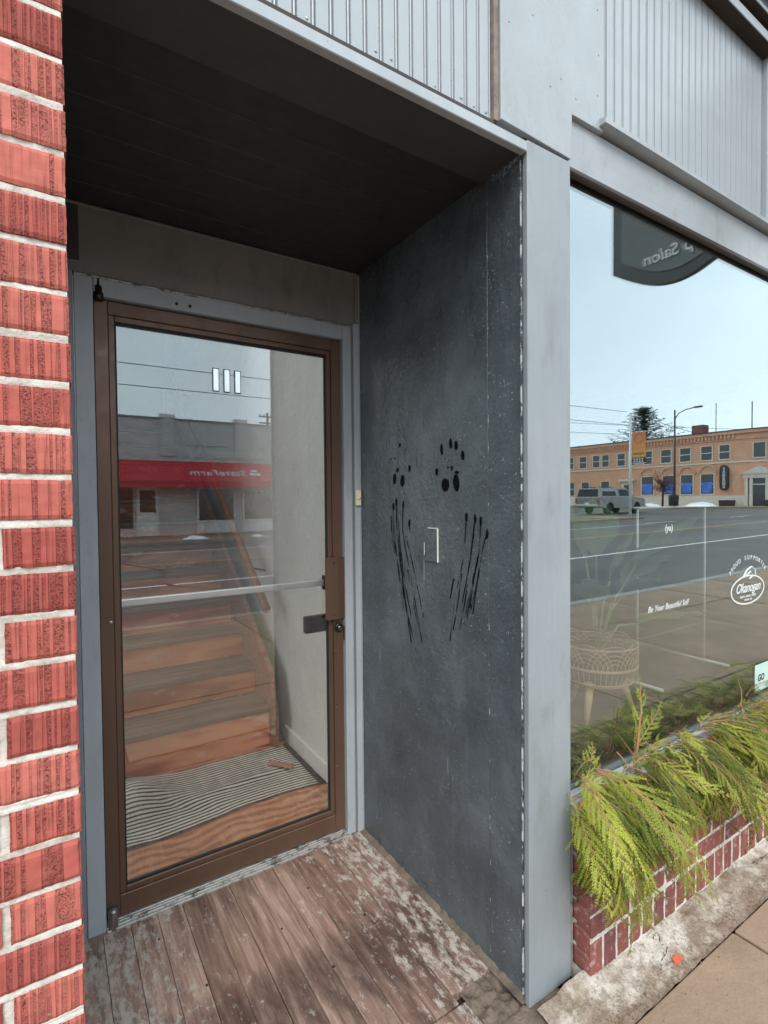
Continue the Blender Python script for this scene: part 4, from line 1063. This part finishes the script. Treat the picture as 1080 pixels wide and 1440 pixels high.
# ================================================================== ACROSS THE STREET: white painted brick office
def wallbrick(name, c1, c2, mortar, sc=1.0, swap=False):
    t = MT(name, .85, spec=.2)
    n = t.nt.nodes.new('ShaderNodeTexBrick')
    t.link(t.map((1,1,1), (R_(-90),0,0) if not swap else (R_(-90),0,R_(0))), n.inputs['Vector']) if not swap else None
    if swap:
        sx = t.nt.nodes.new('ShaderNodeSeparateXYZ'); t.link(t.obj(), sx.inputs[0])
        cx = t.nt.nodes.new('ShaderNodeCombineXYZ'); t.link(sx.outputs['Y'], cx.inputs['X']); t.link(sx.outputs['Z'], cx.inputs['Y']); t.link(cx.outputs[0], n.inputs['Vector'])
    else:
        sx = t.nt.nodes.new('ShaderNodeSeparateXYZ'); t.link(t.obj(), sx.inputs[0])
        cx = t.nt.nodes.new('ShaderNodeCombineXYZ'); t.link(sx.outputs['X'], cx.inputs['X']); t.link(sx.outputs['Z'], cx.inputs['Y']); t.link(cx.outputs[0], n.inputs['Vector'])
    n.inputs['Color1'].default_value = (*c1,1); n.inputs['Color2'].default_value = (*c2,1); n.inputs['Mortar'].default_value = (*mortar,1)
    n.inputs['Scale'].default_value = 1.0; n.inputs['Brick Width'].default_value = .21*sc; n.inputs['Row Height'].default_value = .075*sc; n.inputs['Mortar Size'].default_value = .008*sc
    dirt = t.noise(1.3, 6, .65)
    col = t.mix(t.ramp(dirt, [(.4,0),(.75,.45)]), n.outputs['Color'], tuple(x*.6 for x in c1))
    return t.done(col, .85, t.bump(n.outputs['Fac'], -.6, .006))
MAT['white_brick'] = wallbrick('white_painted_brick', (.64,.64,.62), (.54,.54,.53), (.36,.36,.35))
MAT['tan_brick'] = wallbrick('tan_brick', (.68,.36,.22), (.60,.30,.175), (.54,.38,.28), 1.2, True)
MAT['awning'] = plain('red_awning_cloth', (.50,.012,.03), .6, var=.1)
MAT['stone'] = plain('pale_stone', (.62,.56,.47), .8, var=.12)
MAT['blue_poster'] = plain('blue_poster', (.05,.16,.55), .5, var=.35, scale=1.5)
YO = -19.5; zb = -.02
off = thing('painted_brick_office', 'low white painted brick office with red awning across the street', 'building', loc=(8,YO,0))
def ob(name, mat, *a, bev=.0, par=None):
    o = bx(name, mat, par or off, *a, bev=bev)
    if par is None: o.location = at(off,0,0,0)
    return o
Wd = [(5.45,6.95,.60,1.95),(7.45,9.6,.60,1.95),(10.3,12.2,.60,1.95),(-1.0,1.6,.55,1.95),(-5,-2,.55,1.95),(14,17,.6,1.95),(18.5,22,.6,1.95)]
ob('wall', 'white_brick', -14, 26, YO-8, YO, zb, 4.9)
for (x0, x1, z0, z1) in Wd:
    w_ = ob('window', 'white_paint', x0-.09, x1+.09, YO+.001, YO+.07, z0-.09, z1+.09)
    ob('pane', 'glass_far', x0, x1, YO+.0715, YO+.08, z0, z1, par=w_)
    ob('apron_panel', 'white_paint', x0-.09, x1+.09, YO+.002, YO+.05, .05, z0-.11)
dr = ob('door', 'white_paint', 2.98, 3.82, YO+.001, YO+.09, .02, 2.05)
ob('door_pane', 'glass_far', 3.1, 3.7, YO+.0905, YO+.095, 1.0, 1.9, par=dr)
ob('handle', 'darkmetal', 3.66, 3.70, YO+.0905, YO+.14, .95, 1.1, par=dr)
ob('side_light', 'glass_far', 2.2, 2.85, YO+.001, YO+.03, .35, 2.0)
for x in (3.95, 7.05, 10.0, 13.1, -1.6, 17.6, 23):
    ob('pier', 'white_brick', x, x+.55, YO+.001, YO+.07, 3.35, 4.95)
    ob('pier_cap', 'white_paint', x-.03, x+.58, YO-.3, YO+.1, 4.952, 5.10)
for x in (4.6, 7.7, 10.65, -.9, 14):
    ob('frieze_panel', 'white_brick', x, x+2.3, YO+.001, YO+.035, 3.32, 3.58)
    ob('frieze_panel', 'white_brick', x+.15, x+2.15, YO+.001, YO+.04, 3.85, 4.6)
ob('coping', 'kerb', -14, 26, YO-.3, YO+.06, 4.90, 4.951)
aw = MB().prism([(YO+.002,3.15),(YO+1.1,2.28),(YO+1.1,2.02),(YO+1.08,2.02),(YO+1.08,2.26),(YO+.002,3.12)], 'x', -3.0, 13).build('awning', 'awning', off); aw.location = at(off,0,0,0)
sl = math.atan2(.87, 1.1)
t = text_mesh('StateFarm', .56, .01, .0, .003, 1.06)
def on_awn(x, f, lift=.012): return (x, YO+1.1*f+lift*.62, 3.15-.87*f+lift*.78)
t.materials.append(MAT['white']); inst('lettering', t, aw, on_awn(6.15, .60), (math.pi/2-sl*0-(math.pi/2-sl), 0, math.pi))
for (dx, df) in ((0,-.12),(-.13,.06),(.13,.06)):
    mb = MB(); mb.lathe([(.15,0),(.15,.01)], (0,0,0), 20)
    o = mb.build('emblem_oval', 'white', aw); o.location = on_awn(7.75+dx, .58+df); o.rotation_euler = (sl, 0, math.pi); o.scale = (1, .62, 1)
fw = thing('far_sidewalk', 'far concrete sidewalk below the white office', 'sidewalk', kind='structure')
for k in range(14):
    x = -12 + 3.05*k; bx('slab', 'walk', fw, x+.008, x+3.042, -19.49, -16.25, -.14, .0 if x < 8 else gz(x), .004)
bx('kerb_stone', 'kerb', fw, -12, 30.6, -16.24, -16.05, -.2, .02, .01)
for i, (x, s) in enumerate(((4.6,.42),(7.0,.2),(9.2,.3),(10.2,.4),(8.6,.22))):
    mb = MB(); mb.grid(14, 14, lambda u, v: Vector(((u-.5)*2.4*s, (v-.5)*1.3*s, .28*s*max(-.1, (1-((u-.5)**2+(v-.5)**2)*4.6)*(1+.6*mnoise.noise(Vector((u*4,v*4,i))))))))
    tag(mb.build('snow_patch', 'snow', None, True, (x,-16.45,.02)), 'small melting snow patch on the far kerb', 'snow patch', 'snow patches on the far kerb')
pl = thing('utility_pole', 'wooden utility pole with crossarms rising behind the white office', 'utility pole', loc=(16.15,-40,0))
MB().tube([(0,0,-.1),(0,0,9.1)], [.15,.11], 8).build('pole', 'bark', pl)
for z in (8.75, 8.2): MB().box(-.75,.75,-.06,.06,z-.06,z+.06).build('crossarm', 'bark', pl)
for x in (-.65,-.3,.3,.65): MB().tube([(x,0,8.8),(x,0,8.98)], .05, 6).build('insulator', 'glass_far', pl)
def wire(p, q, sag, label, r=.014):
    pts = []
    for i in range(25):
        t = i/24; v = Vector(p).lerp(Vector(q), t); v.z -= sag*4*t*(1-t); pts.append(v)
    return tag(MB().tube(pts, r, 4).build('overhead_wire', 'black'), label, 'wire', 'overhead wires along the street')
wire((-40,-17,6.9),(30,-17,6.7),.35,'upper thin black wire above the white office roof'); wire((-40,-17,6.15),(30,-17,5.9),.35,'lower thin black wire above the white office roof')
wire((30,-16.8,6.6),(120,-42,9.6),.3,'thin wire running from the banner pole over the tan building',.02); wire((22,-44,10.6),(80,-18,8.8),.6,'upper wire crossing in front of the conifer',.02); wire((22,-44,9.5),(80,-18,8.0),.6,'lower wire crossing in front of the conifer',.02)

# ================================================================== CORNER BUILDING beyond the cross street
XB = 57; zg = gz(57)-.10
bank = thing('tan_brick_corner_building', 'two storey tan brick corner building with arched windows and pediment door', 'building', loc=(XB,-30,zg))
def kb_(name, mat, *a, bev=0, par=None):
    o = bx(name, mat, par or bank, *a, bev=bev)
    if par is None: o.location = at(bank,0,0,0)
    return o
CX, CY, CR = 63.0, -22.4, 6.0
def outline(ex):
    pts = [(XB-ex, -75)]
    for i in range(13):
        a = R_(90*i/12); pts.append((CX-(CR+ex)*math.cos(a), CY+(CR+ex)*math.sin(a)))
    pts += [(110, CY+CR+ex), (110, -75)]
    return pts
def ring_part(name, mat, ex, z0, z1):
    o = MB().prism(outline(ex), 'z', z0, z1).build(name, mat, bank); o.location = at(bank,0,0,0); return o
ring_part('wall', 'tan_brick', 0, zg-.3, 7.9)
ring_part('stone_base', 'stone', .06, zg-.25, 1.55)
ring_part('belt_course', 'stone', .06, 4.78, 4.92)
ring_part('frieze_band', 'tan_brick', .07, 7.05, 7.14)
ring_part('cornice', 'tan_brick', .16, 7.62, 7.92)
ring_part('parapet_cap', 'darkmetal', .2, 7.921, 8.02)
y = -74.0
mb = MB()
while y < -22.6:
    mb.box(XB-.13, XB-.002, y, y+.16, 7.2, 7.60); y += .36
o = mb.build('dentils', 'tan_brick', bank); o.location = at(bank,0,0,0)
upw = [(-42.46,-41.52),(-40.53,-39.56),(-38.58,-37.69),(-37.28,-36.43),(-35.26,-34.34),(-33.81,-33.02),(-31.99,-31.07),(-29.99,-28.96),(-27.93,-26.9),(-25.79,-24.78),(-24.04,-23.13)] + [(-44.9-2.2*k, -43.95-2.2*k) for k in range(12)]
def bwin(y0, y1, z0, z1, pane='glass_far'):
    f = kb_('window', 'stone', XB-.05, XB-.001, y0-.1, y1+.1, z0-.12, z1+.06)
    kb_('pane', pane, XB-.056, XB-.0505, y0, y1, z0, z1, par=f)
    kb_('sash_bar', 'white_paint', XB-.066, XB-.0565, y0, y1, (z0+z1)/2-.03, (z0+z1)/2+.03, par=f)
    return f
for (y0, y1) in upw: bwin(y0, y1, 5.22, 6.6)
arc_w = [(-32.23,-30.9),(-29.8,-28.6),(-27.85,-26.65),(-25.8,-24.6)]
for i, (y0, y1) in enumerate(arc_w):
    f = bwin(y0, y1, 1.75, 3.75)
    kb_('poster', 'blue_poster', XB-.075, XB-.0665, y0+.12, y1-.12, 1.85, 2.95, par=f)
    yc = (y0+y1)/2; rr = (y1-y0)/2+.12; mb = MB()
    for k in range(12):
        a, b_ = math.pi*k/12, math.pi*(k+1)/12
        mb.prism([(yc+rr*math.cos(a), 3.85+rr*math.sin(a)), (yc+(rr+.22)*math.cos(a), 3.85+(rr+.22)*math.sin(a)), (yc+(rr+.22)*math.cos(b_), 3.85+(rr+.22)*math.sin(b_)), (yc+rr*math.cos(b_), 3.85+rr*math.sin(b_))], 'x', XB-.09, XB-.002)
    o = mb.build('arch', 'tan_brick', bank); o.location = at(bank,0,0,0)
bwin(-37.44,-36.38,1.75,3.4); bwin(-42.46,-41.36,1.75,3.4); bwin(-40.2,-39.2,1.75,3.4)
d_ = kb_('side_door', 'stone', XB-.08, XB-.001, -34.7, -33.3, zg, 3.3); kb_('door_pane', 'glass_far', XB-.09, XB-.081, -34.4, -33.6, zg+.1, 2.9, par=d_)
kb_('door_hood', 'stone', XB-.35, XB-.002, -34.95, -33.05, 3.32, 3.55)
mb = MB(); pts = []
sy, hw, z0, z1 = -23.55, .42, 2.05, 4.6
for i in range(9): pts.append((sy+hw*math.cos(R_(180*i/8)), z1-hw+hw*math.sin(R_(180*i/8))))
for i in range(9): pts.append((sy-hw*math.cos(R_(180*i/8)), z0+hw-hw*math.sin(R_(180*i/8))))
vs_ = mb.prism(pts, 'x', XB-.22, XB-.08).build('vertical_sign', 'sign_frame', bank); vs_.location = at(bank,0,0,0)
for i, ch in enumerate('FANZONE'):
    t = text_mesh(ch, .36, .01, 0, .01); t.materials.append(MAT['white'])
    inst('lettering', t, vs_, (XB-.23, sy, 4.2-.30*i), (R_(90), 0, R_(-90)))
ent = Matrix.Translation((CX-CR*math.cos(R_(17)), CY+CR*math.sin(R_(17)), 0)) @ Matrix.Rotation(R_(-17), 4, 'Z')
def eb(name, mat, x0, x1, y0, y1, z0, z1):      # x: -out of the wall, y along it
    o = MB().box(x0, x1, y0, y1, z0, z1, 0, ent).build(name, mat, bank); o.location = at(bank,0,0,0); return o
for s in (-1.0, -.62, .62, 1.0): eb('column', 'stone', -.32, .1, s-.13, s+.13, zg, 3.2)
eb('entablature', 'stone', -.36, .1, -1.25, 1.25, 3.201, 3.62)
eb('entry_door', 'glass_far', -.06, .08, -.48, .48, zg+.05, 3.19)
eb('transom_bar', 'white_paint', -.09, -.061, -.48, .48, 2.55, 2.65)
mb = MB(); mb.prism([(-1.45,3.621),(1.45,3.621),(0,4.38)], 'x', -.45, .1)
for v in mb.bm.verts: v.co = ent @ v.co
o = mb.build('pediment', 'stone', bank); o.location = at(bank,0,0,0)
eb('window', 'stone', -.05, .2, -.55, .55, 5.1, 6.66); eb('pane', 'glass_far', -.06, .19, -.45, .45, 5.22, 6.6)
kb_('chimney', 'brick_low', XB+3, XB+4.2, -28.3, -27.1, 7.9, 9.3)
o = MB().tube([(XB+3,-25.8,8),(XB+3,-25.8,11.4)], .04, 5).build('antenna', 'darkmetal', bank); o.location = at(bank,0,0,0)
o = MB().tube([(XB+2,-22.0,8),(XB+2,-22.0,10.9)], .05, 5).build('antenna', 'darkmetal', bank); o.location = at(bank,0,0,0)
plz = tag(MB().prism([(50,-80),(50,-26),(51,-22),(53.5,-17.5),(58,-14.4),(112,-13.6),(112,-80)], 'z', gz(50)-.14, gz(50)+.06).build('corner_pavement', 'walk'), 'pale concrete pavement around the tan brick corner building', 'pavement', kind='structure')
for i, (x, y, s) in enumerate(((54.5,-24.6,1.0),(55.3,-30.5,.6),(52.5,-28.2,.5),(51,-33,.55))):
    mb = MB(); mb.grid(14, 14, lambda u, v: Vector(((u-.5)*1.6*s, (v-.5)*3.2*s, .42*s*max(-.1, (1-((u-.5)**2+(v-.5)**2)*4.6)*(1+.6*mnoise.noise(Vector((u*4,v*4,i+9))))))))
    tag(mb.build('snow_pile', 'snow', None, True, (x,y,gz(50)+.06)), 'low snow pile on the pavement by the tan building', 'snow pile', 'snow piles by the corner building')
for i, y in enumerate((-22.9, -19.2)):
    tag(MB().prism([(-.5,0),(.5,0),(.6,.6),(.5,.6),(.42,.5),(-.42,.5),(-.5,.6),(-.6,.6)], 'y', -.5, .5).build('stone_planter', 'bark', None, loc=(56.0-i*-.6, y, gz(50)+.06)), ('dark square planter between the vertical sign and the pediment door', 'dark square planter past the pediment door, round the corner')[i], 'planter', 'planters by the pediment door')

# conifer behind the roof
fir = thing('fir_tree', 'tall dark conifer behind the roof of the tan brick building', 'tree', loc=(78,-44.6,0))
MB().tube([(0,0,0),(0,0,15.4)], [.4,.05], 8).build('trunk', 'bark', fir)
mb = MB(); r2 = random.Random(3)
for k in range(120):
    z = 5.5 + 9.8*(k/120); L_ = (16.4-z)*.92*r2.uniform(.45,1.15)+.25; a = k*2.4
    p = Vector((0,0,z))
    for j in range(12):
        t0 = j/12; q = Vector((math.cos(a)*L_*t0, math.sin(a)*L_*t0, z + .30*L_*t0*t0 - .06*L_*t0))
        for m_ in range(7):
            dv = Vector((r2.uniform(-1,1), r2.uniform(-1,1), r2.uniform(-.25,.2)))*.5; dv2 = Vector((r2.uniform(-1,1), r2.uniform(-1,1), r2.uniform(-.4,.4)))*.2
            mb.bm.faces.new([mb.bm.verts.new(q), mb.bm.verts.new(q+dv+dv2), mb.bm.verts.new(q+dv*1.3)])
mb.build('crown', 'fir', fir)
tree = thing('street_tree', 'small street tree with reddish dry leaves on the corner pavement', 'tree', loc=(50.8,-26.4,gz(50)))
MB().tube([(0,0,0),(0,.05,1.4),(.05,0,2.2)], [.11,.09,.06], 8).build('trunk', 'bark', tree)
mb = MB(); mc = MB()
for k in range(26):
    a = r2.uniform(0,6.28); e = r2.uniform(.15,1.3); L_ = r2.uniform(.8,1.9)
    b0 = Vector((0,0,r2.uniform(1.3,2.2))); b1 = b0 + Vector((math.cos(a)*math.cos(e), math.sin(a)*math.cos(e), math.sin(e)*.9))*L_
    mb.tube([b0, b0.lerp(b1,.5)+Vector((0,0,.1)), b1], [.035,.022,.01], 4)
    for j in range(34):
        q = b0.lerp(b1, r2.uniform(.35,1.08)) + Vector((r2.uniform(-1,1), r2.uniform(-1,1), r2.uniform(-1,1)))*.22
        d1 = Vector((r2.uniform(-1,1), r2.uniform(-1,1), r2.uniform(-1,1)))*.09; d2 = Vector((r2.uniform(-1,1), r2.uniform(-1,1), r2.uniform(-1,1)))*.09
        mc.bm.faces.new([mc.bm.verts.new(q), mc.bm.verts.new(q+d1), mc.bm.verts.new(q+d1+d2), mc.bm.verts.new(q+d2)])
mb.build('limbs', 'bark', tree); mc.build('crown', 'redleaf', tree)
can = tag(MB().lathe([(.36,0),(.42,.1),(.45,.9),(.46,1.0),(.4,1.12),(.15,1.2)], (0,0,0), 16).build('litter_bin', 'fir', None, True, (50.6,-25.2,gz(50)+.06)), 'dark round litter bin beside the reddish street tree', 'litter bin')

# street lamp and banner pole
lamp = thing('street_lamp', 'tall dark street lamp with long curved arm on the corner pavement', 'street lamp', loc=(50.2,-24.9,gz(50)+.06))
MB().tube([(0,0,0),(0,0,.6),(0,0,9.2)], [.14,.11,.07], 10).build('post', 'darkmetal', lamp, True)
MB().tube([(0,0,8.3),(0,.35,8.85),(0,1.0,9.1),(0,1.9,9.2)], .045, 8).build('arm', 'darkmetal', lamp, True)
MB().box(-.13,.13,1.75,2.5,9.12,9.26,.04).build('lamp_head', 'darkmetal', lamp)
ban = thing('banner_pole', 'white steel pole carrying an orange street banner at the far corner', 'pole', loc=(30,-16.75,gz(30)))
MB().tube([(0,0,-.1),(0,0,6.3)], [.085,.065], 12).build('pole', 'white_paint', ban, True)
MAT['banner'] = (lambda t: t.done(t.ramp(t.math('MULTIPLY', (lambda s_: (t.link(t.obj(), s_.inputs[0]), s_.outputs['Z'])[1])(t.nt.nodes.new('ShaderNodeSeparateXYZ')), .17), [(.60,(.70,.36,.08)),(.95,(.62,.13,.07))]), .6))(MT('orange_banner_cloth', .6))
bn = MB().box(-.012,.012,.13,.98,3.62,5.15).build('banner', 'banner', ban)
MB().box(-.0135,.0135,.131,.979,3.30,3.619).build('banner_foot', 'ink', bn)
MB().tube([(0,.02,5.17),(0,1.0,5.17)], .018, 6).build('banner_arm', 'white_paint', ban); MB().tube([(0,.02,3.28),(0,1.0,3.28)], .018, 6).build('banner_arm', 'white_paint', ban)
t = text_mesh('Home', .26, .004, .2, .004); t.materials.append(MAT['rail']); inst('lettering', t, bn, (-.016,.55,3.85), (R_(90),0,R_(-90)))
mb = MB(); 
for k in range(16):
    a, b_ = 2*math.pi*k/16, 2*math.pi*(k+1)/16
    mb.prism([(.55+.30*math.cos(a),4.75+.30*math.sin(a)),(.55+.25*math.cos(a),4.75+.25*math.sin(a)),(.55+.25*math.cos(b_),4.75+.25*math.sin(b_)),(.55+.30*math.cos(b_),4.75+.30*math.sin(b_))], 'x', -.0165, -.0125)
mb.build('emblem', 'rail', bn)
mb = MB()
for r_i in range(2):
    for c_i in range(4): mb.box(-.0175,-.0136,.22+.17*c_i,.22+.17*c_i+.1,3.34+.14*r_i,3.34+.14*r_i+.09)
mb.build('banner_print', 'white', bn)

# ================================================================== PICKUP TRUCK heading +X
MAT['truck'] = plain('silver_truck_paint', (.30,.29,.27), .28, .5, var=.05)
MAT['tail'] = plain('red_tail_lamp', (.35,.02,.02), .3)
tr = thing('pickup_truck', 'silver grey pickup truck with canopy parked across the intersection', 'pickup truck', loc=(34.2,-22.9,gz(37)-.12)); tr.scale = (1.12,1.12,1.12)
mb = MB()   # lower body profile (x,z) with wheel arches
def archp(cx, r, n=8): return [(cx - r*math.cos(math.pi*i/n), .42 + r*math.sin(math.pi*i/n)) for i in range(n+1)]
prof_ = [(.05,.50),(.6,.45)] + archp(1.25,.44) + [(1.9,.42),(3.7,.42)] + archp(4.35,.44) + [(5.1,.45),(5.35,.55),(5.38,.95),(5.25,1.08),(4.1,1.16),(2.2,1.16),(.02,1.12)]
mb.prism(prof_, 'y', -.93, .93); bmesh.ops.bevel(mb.bm, geom=[e for e in mb.bm.edges if abs(e.verts[0].co.y-e.verts[1].co.y) < .01 and e.is_manifold], offset=.035, segments=2, affect='EDGES')
mb.build('body', 'truck', tr)
def taper(name, mat, pts, w0, w1, zlo, zhi):
    mb = MB(); mb.prism(pts, 'y', -w0, w0)
    for v in mb.bm.verts:
        k = (v.co.z-zlo)/(zhi-zlo); v.co.y *= 1+(w1/w0-1)*k
    return mb.build(name, mat, tr)
cabn = taper('cab', 'truck', [(2.2,1.161),(2.28,1.78),(3.25,1.80),(4.1,1.161)], .90, .74, 1.16, 1.80)
cano = taper('canopy', 'truck', [(.05,1.121),(.22,1.76),(2.16,1.80),(2.18,1.161)], .91, .78, 1.12, 1.80)
for s in (-1, 1):
    for (x0, x1, x2, x3, par) in ((2.35,3.0,2.98,2.40,cabn),(3.05,3.85,3.25,3.03,cabn),(.45,1.95,1.93,.52,cano)):
        mb = MB(); y0, y1 = s*.905, s*.795
        mb.bm.faces.new([mb.bm.verts.new(p) for p in ((x0,y0,1.24),(x1,y0,1.24),(x2,y1,1.68),(x3,y1,1.68))])
        bmesh.ops.solidify(mb.bm, geom=mb.bm.faces[:], thickness=.012); mb.build('side_window', 'glass_far', par)
    for cx in (1.25, 4.35):
        wh = MB().lathe([(.19,-.0),(.33,.0),(.365,.03),(.365,.21),(.33,.24),(.19,.24)], (0,0,0), 22, 'y').build('wheel', 'black', tr, True); wh.location = (cx, s*.72+.12, .365)
        MB().lathe([(.05,.0),(.18,.02),(.2,.10)], (0,-.24 if s < 0 else .0,0), 14, 'y').build('rim', 'steel', wh)
mb = MB(); mb.bm.faces.new([mb.bm.verts.new(p) for p in ((.055,-.80,1.2),(.055,.80,1.2),(.19,.72,1.70),(.19,-.72,1.70))]); bmesh.ops.solidify(mb.bm, geom=mb.bm.faces[:], thickness=-.03); mb.build('rear_window', 'glass_far', cano)
mb = MB(); mb.bm.faces.new([mb.bm.verts.new(p) for p in ((4.0,-.78,1.22),(4.0,.78,1.22),(3.32,.68,1.76),(3.32,-.68,1.76))]); bmesh.ops.solidify(mb.bm, geom=mb.bm.faces[:], thickness=.02); mb.build('windscreen', 'glass_far', cabn)
MB().box(-.14,.06,-.92,.92,.50,.66,.03).build('rear_bumper', 'steel', tr); MB().box(5.3,5.5,-.92,.92,.45,.62,.03).build('front_bumper', 'steel', tr)
for s in (-1,1):
    MB().box(-.012,.05,s*.86-.06,s*.86+.06,.78,1.06,.01).build('tail_lamp', 'tail', tr); MB().box(5.28,5.40,s*.72-.15,s*.72+.15,.72,.9,.02).build('headlamp', 'white', tr)
MB().box(-.010,.04,-.16,.16,.68,.80,.004).build('number_plate', 'white', tr)
for s in (-.6,.6): MB().box(.4,1.9,s-.02,s+.02,1.81,1.86,.01).build('roof_bar', 'darkmetal', cano)

# ================================================================== grit along the footing and in the porch corners
mb = MB(); r3 = random.Random(5)
for k in range(520):
    q = r3.random()
    if q < .55: x, y = r3.uniform(1.12, 3.0), .80 + abs(r3.gauss(0, .05)); z = ledge_z(x, y)
    elif q < .75: x, y = 1.085 - abs(r3.gauss(0, .03)), r3.uniform(1.13, 1.92); z = .004
    else: x, y = r3.uniform(1.15, 3.0), .80 - abs(r3.gauss(0, .09)); z = .001
    if y > .925 and q < .55: continue
    a = r3.uniform(.0012, .0042); ph = r3.uniform(0, 6)
    v = [Vector((x + a*math.cos(ph+t_)*r3.uniform(.7,1.2), y + a*math.sin(ph+t_)*r3.uniform(.7,1.2), z)) for t_ in (0, 2.1, 4.2)] + [Vector((x, y, z + a*r3.uniform(.5,1.1)))]
    mb._add(v, [(0,1,3),(1,2,3),(2,0,3),(0,2,1)])
tag(mb.build('grit', 'ledge_dirty'), 'loose grit and crumbs along the footing and porch edge', 'grit', kind='stuff')
